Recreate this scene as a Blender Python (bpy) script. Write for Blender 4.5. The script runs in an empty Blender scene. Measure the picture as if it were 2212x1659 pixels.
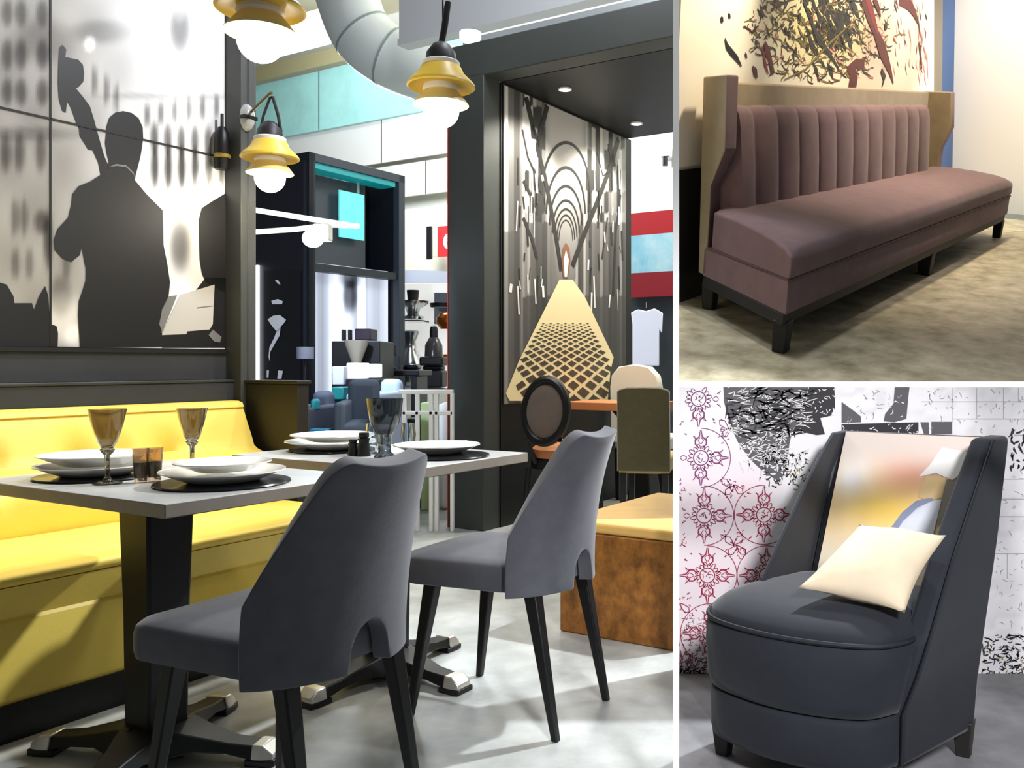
import bpy, bmesh, math, random
from mathutils import Matrix, Vector
random.seed(7)
S = bpy.context.scene
COL = S.collection
F, PX, PY, HC = 1920.0, 1350.0, 785.0, 1.06          # focal length and principal point (frame 2212 x 1659), eye height
TH = math.atan(0.573)
E1 = (math.sin(TH), math.cos(TH)); E2 = (math.cos(TH), -math.sin(TH))
RM = Matrix.Rotation(-TH, 4, 'Z')                     # restaurant frame: x = away from the mural wall, y = along it

# ------------------------------------------------------------------ small helpers
def lin(c):
    return tuple((x/255/12.92 if x/255 <= .04045 else ((x/255+.055)/1.055)**2.4) for x in c)
def gp(px, py, h):
    """point of the horizontal plane z = h seen at this pixel"""
    z = (HC-h)*F/(py-PY)
    return Vector(((px-PX)/F*z, z, h))
def zp(px, py, z):
    return Vector(((px-PX)/F*z, z, HC+(PY-py)*z/F))
def room(p):
    """world point -> restaurant frame"""
    return Vector((E2[0]*p[0]+E2[1]*p[1], E1[0]*p[0]+E1[1]*p[1], p[2]))
def on_v(px, py, v):
    a = (px-PX)/F
    z = v/(E2[0]*a+E2[1])
    return Vector((v, (E1[0]*a+E1[1])*z, HC+(PY-py)*z/F))
def on_u(px, py, u):
    a = (px-PX)/F
    z = u/(E1[0]*a+E1[1])
    return Vector(((E2[0]*a+E2[1])*z, u, HC+(PY-py)*z/F))
def lerp(a, b, t): return a+(b-a)*t
def sstep(a, b, x):
    t = min(1, max(0, (x-a)/(b-a))); return t*t*(3-2*t)
def ell(n, rx, ry, cx=0, cy=0, a0=0):
    return [(cx+rx*math.cos(a0+2*math.pi*i/n), cy+ry*math.sin(a0+2*math.pi*i/n)) for i in range(n)]

# ------------------------------------------------------------------ materials
MATS = {}
def mat(name, col, rough=.5, metal=0, var=0, vscale=4, bump=0, bscale=60, trans=0, ior=1.45, emit=0, ecol=None, sheen=0, coat=0, spec=.5, alpha=1, stretch=(1,1,1), col2=None):
    if name in MATS: return MATS[name]
    m = bpy.data.materials.new(name); m.use_nodes = True
    nt = m.node_tree; b = nt.nodes['Principled BSDF']; N = nt.nodes.new; L = nt.links.new
    c = lin(col)
    b.inputs['Base Color'].default_value = (*c, 1)
    b.inputs['Roughness'].default_value = rough; b.inputs['Metallic'].default_value = metal
    b.inputs['Specular IOR Level'].default_value = spec
    b.inputs['IOR'].default_value = ior
    b.inputs['Transmission Weight'].default_value = trans
    b.inputs['Alpha'].default_value = alpha
    b.inputs['Coat Weight'].default_value = coat
    if sheen:
        b.inputs['Sheen Weight'].default_value = sheen; b.inputs['Sheen Roughness'].default_value = .4
    if emit:
        b.inputs['Emission Color'].default_value = (*lin(ecol or col), 1); b.inputs['Emission Strength'].default_value = emit
    if var or bump:
        tc = N('ShaderNodeTexCoord'); mp = N('ShaderNodeMapping'); L(tc.outputs['Object'], mp.inputs['Vector'])
        mp.inputs['Scale'].default_value = stretch
    if var:
        n = N('ShaderNodeTexNoise'); n.inputs['Scale'].default_value = vscale; n.inputs['Detail'].default_value = 8; n.inputs['Roughness'].default_value = .62
        L(mp.outputs['Vector'], n.inputs['Vector'])
        r = N('ShaderNodeValToRGB'); L(n.outputs['Fac'], r.inputs['Fac'])
        lo = lin(col2) if col2 else tuple(x*(1-var) for x in c)
        hi = c if col2 else tuple(min(1, x*(1+var*.6)) for x in c)
        r.color_ramp.elements[0].position = .32; r.color_ramp.elements[0].color = (*lo, 1)
        r.color_ramp.elements[1].position = .68; r.color_ramp.elements[1].color = (*hi, 1)
        L(r.outputs['Color'], b.inputs['Base Color'])
    if bump:
        n2 = N('ShaderNodeTexNoise'); n2.inputs['Scale'].default_value = bscale; n2.inputs['Detail'].default_value = 4
        L(mp.outputs['Vector'], n2.inputs['Vector'])
        bp = N('ShaderNodeBump'); bp.inputs['Strength'].default_value = bump; bp.inputs['Distance'].default_value = .01
        L(n2.outputs['Fac'], bp.inputs['Height']); L(bp.outputs['Normal'], b.inputs['Normal'])
    MATS[name] = m
    return m
def vmat(name, rough=.6, spec=.3, noise=0, nscale=30, emit=0, stretch=(1,1,1)):
    """printed surface: colours come from the mesh attribute 'print'"""
    if name in MATS: return MATS[name]
    m = bpy.data.materials.new(name); m.use_nodes = True
    nt = m.node_tree; b = nt.nodes['Principled BSDF']; N = nt.nodes.new; L = nt.links.new
    a = N('ShaderNodeVertexColor'); a.layer_name = 'print'
    src = a.outputs['Color']
    if noise:
        tc = N('ShaderNodeTexCoord'); mp = N('ShaderNodeMapping'); L(tc.outputs['Object'], mp.inputs['Vector']); mp.inputs['Scale'].default_value = stretch
        n = N('ShaderNodeTexNoise'); n.inputs['Scale'].default_value = nscale; n.inputs['Detail'].default_value = 6; L(mp.outputs['Vector'], n.inputs['Vector'])
        r = N('ShaderNodeMapRange'); r.inputs['From Min'].default_value = .3; r.inputs['From Max'].default_value = .7
        r.inputs['To Min'].default_value = 1-noise; r.inputs['To Max'].default_value = 1+noise*.5; L(n.outputs['Fac'], r.inputs['Value'])
        mx = N('ShaderNodeMix'); mx.data_type = 'RGBA'; mx.blend_type = 'MULTIPLY'; mx.inputs['Factor'].default_value = 1
        L(src, mx.inputs['A']); L(r.outputs['Result'], mx.inputs['B']); src = mx.outputs['Result']
    L(src, b.inputs['Base Color'])
    b.inputs['Roughness'].default_value = rough; b.inputs['Specular IOR Level'].default_value = spec
    if emit:
        L(src, b.inputs['Emission Color']); b.inputs['Emission Strength'].default_value = emit
    MATS[name] = m
    return m

# ------------------------------------------------------------------ mesh builder
class MB:
    def __init__(s): s.v = []; s.f = []; s.m = []; s.c = {}
    def pt(s, p, col=None):
        s.v.append(tuple(p))
        if col is not None: s.c[len(s.v)-1] = col
        return len(s.v)-1
    def face(s, idx, m=0): s.f.append(tuple(idx)); s.m.append(m)
    def poly(s, pts, m=0, col=None):
        s.face([s.pt(p, col) for p in pts], m); return s
    def box(s, x0, x1, y0, y1, z0, z1, m=0, tx=0, ty=0):
        """tx, ty shrink the bottom"""
        k = [s.pt(p) for p in ((x0+tx,y0+ty,z0),(x1-tx,y0+ty,z0),(x1-tx,y1-ty,z0),(x0+tx,y1-ty,z0),(x0,y0,z1),(x1,y0,z1),(x1,y1,z1),(x0,y1,z1))]
        for q in ((3,2,1,0),(4,5,6,7),(0,1,5,4),(1,2,6,5),(2,3,7,6),(3,0,4,7)): s.face([k[i] for i in q], m)
        return s
    def loft(s, rings, cap=(True, True), m=0, close=True):
        n = len(rings[0]); ids = [[s.pt(p) for p in r] for r in rings]
        for a, b in zip(ids, ids[1:]):
            for i in range(n if close else n-1):
                j = (i+1) % n; s.face((a[i], a[j], b[j], b[i]), m)
        if cap[0]: s.face(ids[0][::-1], m)
        if cap[1]: s.face(ids[-1], m)
        return s
    def prism(s, poly, z0, z1, m=0):
        return s.loft([[(x, y, z0) for x, y in poly], [(x, y, z1) for x, y in poly]], m=m)
    def extrude(s, prof, f0, f1, m=0):
        """profile (a, b) swept between two placing functions"""
        return s.loft([[f0(a, b) for a, b in prof], [f1(a, b) for a, b in prof]], m=m)
    def lathe(s, prof, n=32, c=(0,0), m=0, cap=(False, False)):
        rings = [[(c[0]+r*math.cos(2*math.pi*i/n), c[1]+r*math.sin(2*math.pi*i/n), z) for i in range(n)] for r, z in prof]
        return s.loft(rings, cap, m)
    def tube(s, pts, r, n=10, m=0, cap=True):
        pts = [Vector(p) for p in pts]; rings = []; up = None
        for i, p in enumerate(pts):
            d = (pts[min(i+1, len(pts)-1)]-pts[max(i-1, 0)]).normalized()
            if up is None: up = Vector((0,0,1)) if abs(d.z) < .9 else Vector((1,0,0))
            a = d.cross(up).normalized(); b = a.cross(d).normalized(); up = b
            rr = r[i] if isinstance(r, (list, tuple)) else r
            rings.append([p+(a*math.cos(2*math.pi*k/n)+b*math.sin(2*math.pi*k/n))*rr for k in range(n)])
        return s.loft(rings, (cap, cap), m)
    def grid(s, fn, nu, nv, m=0, colfn=None, wrap=False, skip=None):
        ids = [[s.pt(fn(i/nu, j/nv), colfn(i/nu, j/nv) if colfn else None) for j in range(nv+1)] for i in range(nu+1)]
        for i in range(nu):
            for j in range(nv):
                if skip and skip((i+.5)/nu, (j+.5)/nv): continue
                s.face((ids[i][j], ids[i+1][j], ids[i+1][j+1], ids[i][j+1]), m)
        return s
    def ribbon(s, pts, w, nrm, m=0, col=None):
        """flat printed stroke of width w (number or list) lying in the plane with normal nrm"""
        pts = [Vector(p) for p in pts]; nrm = Vector(nrm); L = []; R = []
        for i, p in enumerate(pts):
            d = (pts[min(i+1, len(pts)-1)]-pts[max(i-1, 0)]).normalized(); a = d.cross(nrm).normalized()
            ww = w[i] if isinstance(w, (list, tuple)) else w
            L.append(s.pt(p+a*ww/2, col)); R.append(s.pt(p-a*ww/2, col))
        for i in range(len(pts)-1): s.face((L[i], L[i+1], R[i+1], R[i]), m)
        return s
    def build(s, name, mats, parent=None, M=None, bevel=0, seg=2, sub=0, smooth=True, solid=0, ang=35, fix=True):
        me = bpy.data.meshes.new(name); me.from_pydata(s.v, [], s.f)
        if not isinstance(mats, (list, tuple)): mats = [mats]
        for k in mats: me.materials.append(k)
        for p, k in zip(me.polygons, s.m): p.material_index = k
        if s.c:
            at = me.color_attributes.new('print', 'FLOAT_COLOR', 'POINT')
            for i in range(len(s.v)):
                c = s.c.get(i, (.5,.5,.5)); at.data[i].color = (c[0], c[1], c[2], 1)
        if fix:
            bm = bmesh.new(); bm.from_mesh(me); bmesh.ops.recalc_face_normals(bm, faces=bm.faces); bm.to_mesh(me); bm.free()
        if smooth: 
            for p in me.polygons: p.use_smooth = True
        o = bpy.data.objects.new(name, me); COL.objects.link(o)
        if parent is not None: o.parent = parent
        if M is not None: o.matrix_world = M
        if solid:
            k = o.modifiers.new('solid', 'SOLIDIFY'); k.thickness = solid; k.offset = 0
        if bevel:
            k = o.modifiers.new('bevel', 'BEVEL'); k.width = bevel; k.segments = seg; k.limit_method = 'ANGLE'; k.angle_limit = math.radians(30)
            k.harden_normals = False
        if sub:
            k = o.modifiers.new('sub', 'SUBSURF'); k.levels = sub; k.render_levels = sub
        if smooth and not sub:
            try: me.set_sharp_from_angle(angle=math.radians(ang))
            except Exception: pass
        return o
def tag(o, label=None, cat=None, group=None, kind=None):
    if label: o['label'] = label
    if cat: o['category'] = cat
    if group: o['group'] = group
    if kind: o['kind'] = kind
    return o
def struct(o): o['kind'] = 'structure'; return o
def thing(name, label, cat, M=None, group=None):
    o = bpy.data.objects.new(name, None); COL.objects.link(o); o.empty_display_size = .1
    if M is not None: o.matrix_world = M
    return tag(o, label, cat, group)
def at(v, u, h=0, rot=0):
    """matrix of a thing standing in the restaurant frame"""
    return RM @ Matrix.Translation((v, u, h)) @ Matrix.Rotation(rot, 4, 'Z')
def atw(p, rot=0): return Matrix.Translation(Vector(p)) @ Matrix.Rotation(rot, 4, 'Z')
def dup(root, M, label, group=None):
    r = root.copy(); COL.objects.link(r); r.matrix_world = M; r['label'] = label
    if group: r['group'] = group
    for ch in list(root.children):
        c = ch.copy(); COL.objects.link(c); c.parent = r
        for g in list(ch.children):
            d = g.copy(); COL.objects.link(d); d.parent = c
    return r
# ------------------------------------------------------------------ palette
M_char = mat('charcoal_paint', (56,58,61), .55, var=.12, vscale=3)
M_char2 = mat('charcoal_frame_paint', (70,72,72), .5, var=.08, vscale=2)
M_black = mat('black_lacquer', (11,11,12), .45)
M_blackm = mat('black_metal', (20,20,21), .45, metal=.3)
M_yel = mat('yellow_leather', (240,212,98), .45, var=.06, vscale=5, bump=.05, bscale=180)
M_velvet = mat('grey_velvet', (84,85,92), .75, sheen=.35, var=.12, vscale=22, bump=.06, bscale=300)
M_concrete = mat('polished_concrete', (206,209,206), .38, var=.32, vscale=2.6, bump=.04, bscale=30, col2=(146,148,144))
M_top = mat('grey_concrete_laminate', (186,188,188), .3, var=.18, vscale=7, bump=.02)
M_edge = mat('bronze_table_edge', (156,146,134), .4, metal=.1, var=.15, vscale=5)
M_white = mat('white_paint', (246,247,244), .6)
M_chrome = mat('brushed_steel', (214,210,200), .32, metal=.75)
M_china = mat('white_china', (238,236,230), .18, coat=.4)
M_slate = mat('black_slate', (24,24,26), .22, coat=.3)
M_smoke = mat('smoked_glass', (168,158,134), .04, trans=.96, ior=1.45)
M_clear = mat('clear_glass', (238,244,246), .03, trans=1, ior=1.45)
M_amber = mat('brown_glass', (220,196,164), .04, trans=.9, ior=1.4)
M_wine = mat('dark_liquid', (24,14,12), .1)
M_lampy = mat('mustard_lamp_paint', (232,196,72), .4)
M_lampk = mat('black_rubber', (34,34,37), .5)
M_globe = mat('lit_opal_globe', (255,250,232), .3, emit=14, ecol=(255,247,222))
M_pvc = mat('white_enamel', (235,232,224), .4)

# ------------------------------------------------------------------ floor (cut along the white frame on the right)
def clipx(poly, k):
    """keep the part of a world polygon with x <= k*y"""
    out = []
    for i, p in enumerate(poly):
        q = poly[(i+1) % len(poly)]
        a, b = p[0]-k*p[1], q[0]-k*q[1]
        if a <= 0: out.append(p)
        if a*b < 0:
            t = a/(a-b); out.append((p[0]+t*(q[0]-p[0]), p[1]+t*(q[1]-p[1])))
    return out
KP = (1460-PX)/F
b = MB()
b.prism([(-9,1.2),(5.5,1.2),(5.5,4.2),(4.2,18),(-13,18)], -.06, 0)
floor = struct(b.build('floor', M_concrete, smooth=False))

# ------------------------------------------------------------------ mural wall, column, return wall
VW = -3.62
b = MB(); b.box(-3.80, VW, 0.75, 2.66, 0, 3.4)
b.box(VW, -3.60, .75, 2.66, .985, 1.118)
struct(b.build('wall_left', M_char, M=RM, bevel=.004))
b = MB(); b.box(VW, -3.55, .75, 2.65, 0, .975); b.box(VW, -3.545, .75, 2.65, .975, .987)
struct(b.build('trim_1', M_char, M=RM, bevel=.003))
b = MB(); b.box(-3.82, -3.50, 2.62, 2.70, 0, 3.4); b.box(-3.5, -3.494, 2.655, 2.66, .99, 3.4)
struct(b.build('trim_2', M_char2, M=RM, bevel=.004))
b = MB(); b.box(-3.50, -3.155, 2.645, 2.705, 0, .97); b.box(-3.50, -3.145, 2.635, 2.712, .97, .985)
struct(b.build('wall_return', mat('olive_brown_paint', (44,41,34), .5, var=.1), M=RM, bevel=.004))

# ------------------------------------------------------------------ the jazz photograph on the wall
def mural_colour(px, py):
    """soft black-and-white street scene, in the photograph's own greys"""
    base = lerp(150, 236, sstep(60, 420, px))
    base = lerp(base, 150, .35*sstep(300, 700, py)*(1-sstep(150, 420, px)))
    g = base + 10*math.sin(px*.05+1)*math.sin(py*.031)
    def blob(cx, cy, rx, ry, k):
        nonlocal g
        d = ((px-cx)/rx)**2+((py-cy)/ry)**2
        g += k*math.exp(-d*d)
    for cx in (12, 42, 88): 
        for cy, ry in ((30,30),(120,34),(200,30)): blob(cx, cy, 13, ry, -80)
    for cx in (8, 38, 84): blob(cx, 330, 12, 42, -70)
    for cx in (28, 48): blob(cx, 470, 9, 40, -60)
    for cx in (30, 60, 140): blob(cx, 570, 10, 34, -50)
    blob(100, 520, 9, 60, -90); blob(86, 480, 16, 26, -70); blob(128, 640, 24, 44, -60)
    blob(385, 60, 22, 50, -95); blob(385, 30, 12, 20, 30)
    blob(60, 290, 120, 16, -36); blob(90, 90, 70, 46, -40); blob(215, 70, 60, 26, -46); blob(190, 95, 12, 16, 90)
    for i, cx in enumerate((200, 226, 248)): blob(cx, 175+20*i, 6, 34, -70)
    for i in range(6):
        blob(314+i*30, 250-4*i, 6, 26, -90); blob(330+i*29, 300+2*i, 9, 34, -120); blob(331+i*29, 362+2*i, 9, 46, -160)
    blob(400, 210, 200, 7, -24); blob(300, 205, 60, 6, -14)
    blob(385, 530, 22, 58, -110); blob(390, 440, 60, 30, 40)
    blob(452, 395, 40, 30, 80); blob(330, 470, 14, 80, 30); blob(130, 690, 50, 60, 60); blob(160, 730, 26, 26, 50)
    g = max(30, min(250, g)); w = (1-sstep(100, 300, px))*6
    return lin((g+w, g+w*.5, g-w*.5+2))
b = MB()
cA, cB = on_v(-80, -140, VW), on_v(500, 750, VW)
u0, u1, h0, h1 = .80, 2.618, 1.125, 3.2
def mpx(u, h):
    p = RM @ Vector((VW, u, h)); return PX+p.x/p.y*F, PY-(p.z-HC)/p.y*F
b.grid(lambda s, t: (VW+.012, lerp(u0, u1, s), lerp(h0, h1, t)), 150, 130, 0, lambda s, t: mural_colour(*mpx(lerp(u0, u1, s), lerp(h0, h1, t))))
def ink(b, pts, m, d, V=VW):
    b.poly([on_v(x, y, V)+Vector((d, 0, 0)) for x, y in pts], m)
man = [(226,330),(223,310),(226,275),(232,255),(245,244),(262,241),(280,245),(295,256),(304,276),(305,300),(300,335),(294,360),(289,378),(287,390),(312,420),(347,455),(348,480),(349,530),(357,570),(363,610),(360,640),(345,670),(340,700),(346,722),(346,749),(168,749),(166,715),(164,680),(166,650),(174,628),(181,605),(181,580),(176,555),(172,535),(168,552),(150,566),(130,558),(114,540),(112,520),(120,495),(143,470),(150,442),(152,420),(165,403),(190,393),(210,380),(228,368),(231,350)]
neck = [(124,104),(131,98),(139,108),(137,124),(150,127),(165,130),(175,141),(178,160),(176,178),(166,189),(160,192),(175,210),(190,230),(200,262),(210,300),(222,340),(232,362),(214,384),(208,352),(196,326),(186,324),(178,310),(168,295),(167,280),(160,265),(154,248),(148,232),(141,220),(138,245),(130,240),(123,215),(121,180),(122,140)]
man2 = [(494,411),(460,432),(432,450),(425,478),(427,560),(432,592),(442,610),(460,617),(457,690),(470,722),(476,736),(470,746),(494,750),(346,750),(345,724),(398,726),(400,718),(448,714),(455,700),(460,615),(444,600)]
ink(b, neck, 1, .0135); ink(b, man, 1, .0145)
ink(b, [(495,411),(460,432),(432,450),(425,478),(427,560),(432,592),(442,612),(495,640)], 1, .014)
ink(b, [(440,600),(495,600),(495,751),(346,751),(345,722)], 1, .014)
ink(b, [(385,637),(459,615),(455,700),(448,712),(400,716),(398,722),(345,724),(360,690)], 2, .0155)
ink(b, [(360,640),(378,638),(346,718),(339,700),(345,672)], 3, .0158)
ink(b, [(455,712),(474,728),(470,740),(458,738),(446,724)], 3, .016)
ink(b, [(420,664),(456,660),(456,662),(420,667)], 3, .016)
ink(b, [(-40,600),(0,612),(10,615),(25,640),(27,655),(65,655),(70,672),(68,749),(-40,749)], 1, .0145)
ink(b, [(68,672),(80,640),(93,618),(100,640),(104,700),(118,705),(121,720),(120,749),(66,749)], 1, .0148)
ink(b, [(230,362),(246,355),(268,358),(284,374),(287,388),(284,378),(268,362),(248,359)], 3, .0155)
k = [(-60,217.5),(0,232),(160,270),(300,302),(470,341)]
pts = [on_v(x, y, VW) for x, y in k]; hs = 1.998
b.box(VW+.012, VW+.0162, u0, u1, hs-.004, hs+.004, 4)
us = on_v(105, 300, VW).y
b.box(VW+.012, VW+.0162, us-.003, us+.003, h0, h1, 4)
b.box(VW, VW+.0118, u0, u1, h0-.008, h1, 4); b.box(VW, VW+.03, u0, u1, h0-.02, h0-.004, 4)
mural = b.build('wall_mural', [vmat('mural_print', .5, .3), mat('mural_black_ink', (26,26,28), .5), mat('mural_paper_grey', (196,194,190), .6), mat('mural_mid_grey', (120,120,120), .6), mat('mural_seam', (22,22,22), .6)], M=RM, smooth=False, fix=False)
tag(mural, 'large black and white mural of a double bass player seen from behind', 'mural')

# wall light and built reflection on the wall end
t = thing('wall_light', 'clear oval glass wall light on the charcoal column', 'wall light', at(-3.5, 2.648, on_v(516,250,-3.5).z))
b = MB(); b.loft([[(y*s+.0, x*s, z*s) for x, y, z in [(.032*math.cos(a), 0, .062*math.sin(a)) for a in [i*math.pi/14 for i in range(28)]]] for s in (1,)], m=0) if False else None
b.loft([[(d, .034*math.cos(a)*s, .062*math.sin(a)*s) for a in [i*math.pi/16 for i in range(32)]] for d, s in ((0,1),(.012,.97),(.024,.82),(.032,.55),(.035,.2))])
b.build('glass_cover', mat('frosted_glass', (225,228,228), .15, trans=.5), t)
b = MB(); b.box(0, .036, -.034, .034, -.012, .006); b.build('mount', M_blackm, t, bevel=.002)
t = thing('pendant_reflection', 'pendant lamp reflection built solid, black with a gold band, at the edge of the mural', 'reflection', at(VW+.05, 2.575, on_v(482,372,VW).z))  # reflection of a pendant lamp, modelled as a solid body
b = MB(); b.lathe([(0,.0),(.03,.0),(.033,.03),(.034,.12),(.03,.16),(.016,.19),(.0,.195)], 24); b.build('body', M_black, t)
b = MB(); b.lathe([(.0335,.05),(.036,.052),(.036,.066),(.0335,.068)], 24); b.build('band', mat('gold_band', (176,150,70), .35, metal=.6), t)
b = MB(); b.tube([(0,0,.19),(.0,0,.25)], .007, 8); b.build('strap', M_black, t)

# ------------------------------------------------------------------ yellow banquette
U0, U1 = .70, 2.60
t = thing('banquette', 'long yellow leather banquette along the wall under the mural', 'bench', at(0,0,0))
def sweep(prof, u0, u1, n=1, fn=None):
    b = MB()
    rings = []
    for i in range(n+1):
        u = lerp(u0, u1, i/n)
        rings.append([((fn(v, h, u) if fn else v), u, h) for v, h in prof])
    return b.loft(rings)
sweep([(-3.38,.435),(-2.72,.435),(-2.704,.445),(-2.698,.458),(-2.704,.470),(-2.73,.474),(-3.30,.470),(-3.38,.47)], U0, U1).build('seat', M_yel, t, bevel=.006)
def fold(v, h, u):
    k = 0
    if h > .5:
        for c, w in ((1.30,.05),(1.56,.04),(1.86,.05),(2.02,.03),(2.22,.06)):
            k -= .05*math.exp(-((u-c)/w)**2)*math.exp(-((h-.70)/.05)**2)
        k += .018*math.sin(u*8)*math.exp(-((h-.62)/.05)**2)
    return v+k
sweep([(-3.54,.44),(-3.30,.44),(-3.275,.50),(-3.265,.57),(-3.275,.63),(-3.31,.668),(-3.362,.685),(-3.385,.70),(-3.40,.74),(-3.43,.80),(-3.452,.85),(-3.460,.862),(-3.452,.866),(-3.462,.885),(-3.49,.893),(-3.54,.893)], U0, U1, 90, fold).build('backrest', M_yel, t, ang=50)
sweep([(-3.40,.105),(-2.735,.105),(-2.732,.12),(-2.762,.325),(-2.768,.335),(-2.762,.345),(-2.715,.435),(-3.40,.435)], U0, U1).build('front_panel', M_yel, t, ang=20)
sweep([(-3.54,0),(-2.725,0),(-2.725,.105),(-3.54,.105)], U0, U1).build('plinth', M_black, t)
sweep([(-3.545,.105),(-3.40,.105),(-3.40,.44),(-3.545,.44)], U0, U1).build('rear_board', M_black, t)

# ------------------------------------------------------------------ tables
def make_table(label, v, u, lv, lu, baserot, bo=(0,0)):
    t = thing('dining_table', label, 'table', at(v, u), 'grey dining tables by the banquette')
    b = MB(); b.box(-lv/2, lv/2, -lu/2, lu/2, .718, .75, 1)
    b.m[1] = 0
    b.build('tabletop', [M_top, M_edge], t, bevel=.0025)
    R = Matrix.Rotation(baserot, 3, 'Z')
    def X(p): q = R @ Vector(p); return (q.x+bo[0], q.y+bo[1], q.z)
    w0, w1 = .056, .068
    b = MB(); b.loft([[(bo[0]+x*w, bo[1]+y*w, z) for x, y in ((-1,-1),(1,-1),(1,1),(-1,1))] for z, w in ((.06,w0),(.40,w0+.004),(.718,w1))])
    b.build('column', M_black, t, bevel=.008)
    b = MB(); b.box(bo[0]-.16, bo[0]+.16, bo[1]-.16, bo[1]+.16, .708, .718); b.build('top_plate', M_blackm, t)
    for k in range(4):
        a = k*math.pi/2
        Q = Matrix.Rotation(a, 3, 'Z')
        prof = [(.03,.095,.10),(.08,.090,.082),(.14,.074,.060),(.22,.056,.043),(.30,.05,.036)]
        b = MB(); rings = []
        for r, top, w in prof:
            bot = .012+.03*math.sin(min(1, (r-.03)/.25)*math.pi)*.9
            rings.append([X(Q @ Vector(p)) for p in ((r,-w,bot),(r,w,bot),(r,w*.72,top),(r,-w*.72,top))])
        b.loft(rings); arm = b.build('base_arm', M_black, t, bevel=.004)
        b = MB(); c = [(.286,.040,.015,.054),(.318,.040,.015,.053),(.345,.034,.015,.03)]
        b.loft([[X(Q @ Vector(p)) for p in ((r,-w,lo),(r,w,lo),(r,w*.8,hi),(r,-w*.8,hi))] for r, w, lo, hi in c]); b.build('end_cap', M_chrome, arm, bevel=.004)
        b = MB(); b.loft([[X(Q @ Vector(p)) for p in ((r,-w,0),(r,w,0),(r,w,.017),(r,-w,.017))] for r, w in ((.27,.042),(.325,.043),(.35,.036))]); b.build('glide', M_black, arm, bevel=.003)
    return t
make_table('grey square table laid with two plates and two smoked goblets, nearest the front', -2.2625, 1.49, .835, .60, math.radians(24), (-.03,-.035))
make_table('grey square table behind the first, laid with a large smoked glass jug', -2.245, 2.235, .83, .56, 0, (.03,-.01))

# ------------------------------------------------------------------ grey velvet dining chairs
def make_chair(label, M):
    t = thing('dining_chair', label, 'chair', M, 'grey velvet chairs at the set tables')
    # seat: rounded trapezoid cushion
    def outline(k, n=10):
        P = []
        hw_f, hw_b, yf, yb, r = .222, .205, .262, -.215, .07
        cs = ((hw_f-r, yf-r, 0), (-hw_f+r, yf-r, 90), (-hw_b+.14, yb+.14, 180), (hw_b-.14, yb+.14, 270))
        for i, (cx, cy, a0) in enumerate(cs):
            rr = r if i < 2 else .14
            for j in range(n+1):
                a = math.radians(a0+90*j/n); P.append(((cx+rr*math.cos(a))*k, .02+(cy+rr*math.sin(a)-.02)*k))
        return P
    b = MB(); rings = []
    for z, k in ((.405,.93),(.41,.985),(.425,1),(.462,1),(.478,.985),(.488,.94),(.496,.80),(.501,.5),(.503,.1)):
        rings.append([(x, y, z-.012*(y < -.1)*0) for x, y in outline(k)])
    b.loft(rings); b.build('seat', M_velvet, t)
    # backrest shell
    PHI = math.radians(66)
    def shell(s, q, off=0):
        ph = lerp(-PHI, PHI, s); a = abs(math.degrees(ph))
        lo = .402
        if a < 14: lo = .402+.105*math.sqrt(max(0, 1-(a/14)**2))
        hi = .852+.012*min(1, (a/26)**2) if a < 27 else .864-.032*((a-27)/12)**2 if a < 39 else lerp(.832, .575, (a-39)/27)
        h = lerp(lo, hi, q)
        k = (h-.41)/.45
        rx = lerp(.236, .222, k)+.012*math.sin(k*3.1); ry = lerp(.205, .165, k)
        yc = -.045-.105*k*k-.01*k
        rx -= off; ry -= off
        return (rx*math.sin(ph), yc-ry*math.cos(ph), h)
    b = MB(); b.grid(lambda s, q: shell(s, q), 66, 16); o = b.build('backrest', M_velvet, t, solid=.042)
    k = o.modifiers.new('bevel', 'BEVEL'); k.width = .015; k.segments = 3; k.limit_method = 'ANGLE'; k.angle_limit = math.radians(40)
    # legs
    for sx, sy in ((-1,1),(1,1),(-1,-1),(1,-1)):
        top = Vector((.155*sx, .17*sy-.01, .415)); bot = Vector((.188*sx, .235*sy-.012, 0)) if sy > 0 else Vector((.165*sx, -.262, 0))
        b = MB(); b.loft([[tuple(lerp(bot, top, q)+Vector((x*w, y*w, 0))) for x, y in ((-1,-1),(1,-1),(1,1),(-1,1))] for q, w in ((0,.0105),(.5,.0155),(1,.021))])
        b.build('leg', M_black, t, bevel=.004)
    return t
ROT_CH = math.pi/2
ch = make_chair('grey velvet chair nearest the front, pulled up to the first table', at(-1.70, 1.385, 0, ROT_CH+.04))
dup(ch, at(-1.685, 2.205, 0, ROT_CH+.10), 'grey velvet chair in front of the second table, beside the brown leather box seat')

# ------------------------------------------------------------------ tableware
def plate(name, label, p, r, h=.022, m=None, group=None):
    b = MB(); b.lathe([(0,0),(r*.55,0),(r*.62,.004),(r*.97,h),(r,h+.001),(r*.995,h+.004),(r*.93,h+.002),(r*.64,.009),(r*.5,.006),(0,.006)], 64)
    return tag(b.build(name, m or M_china, M=atw(p), ang=60), label, 'plate', group)
def mat_round(label, p, r):
    b = MB(); b.lathe([(0,0),(r-.004,0),(r,.003),(r-.002,.006),(0,.006)], 64); return tag(b.build('placemat', M_slate, M=atw(p)), label, 'placemat', 'round black placemats')
TT = .7505
pl = gp(207, 1030, TT)
mat_round('round black placemat under the plates at the back of the first table', pl, .150)
plate('dinner_plate', 'lower white plate of the pair behind the tall goblet', pl+Vector((0,0,.0065)), .148, .026, group='plates on the first table')
plate('side_plate', 'upper white plate of the pair behind the tall goblet', pl+Vector((0,0,.034)), .140, .026, group='plates on the first table')
pc = gp(482, 1044, TT)
mat_round('round black placemat under the plates at the front of the first table', pc, .165)
plate('dinner_plate', 'lower white plate of the pair nearest the first grey chair', pc+Vector((0,0,.0065)), .152, .026, group='plates on the first table')
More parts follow.
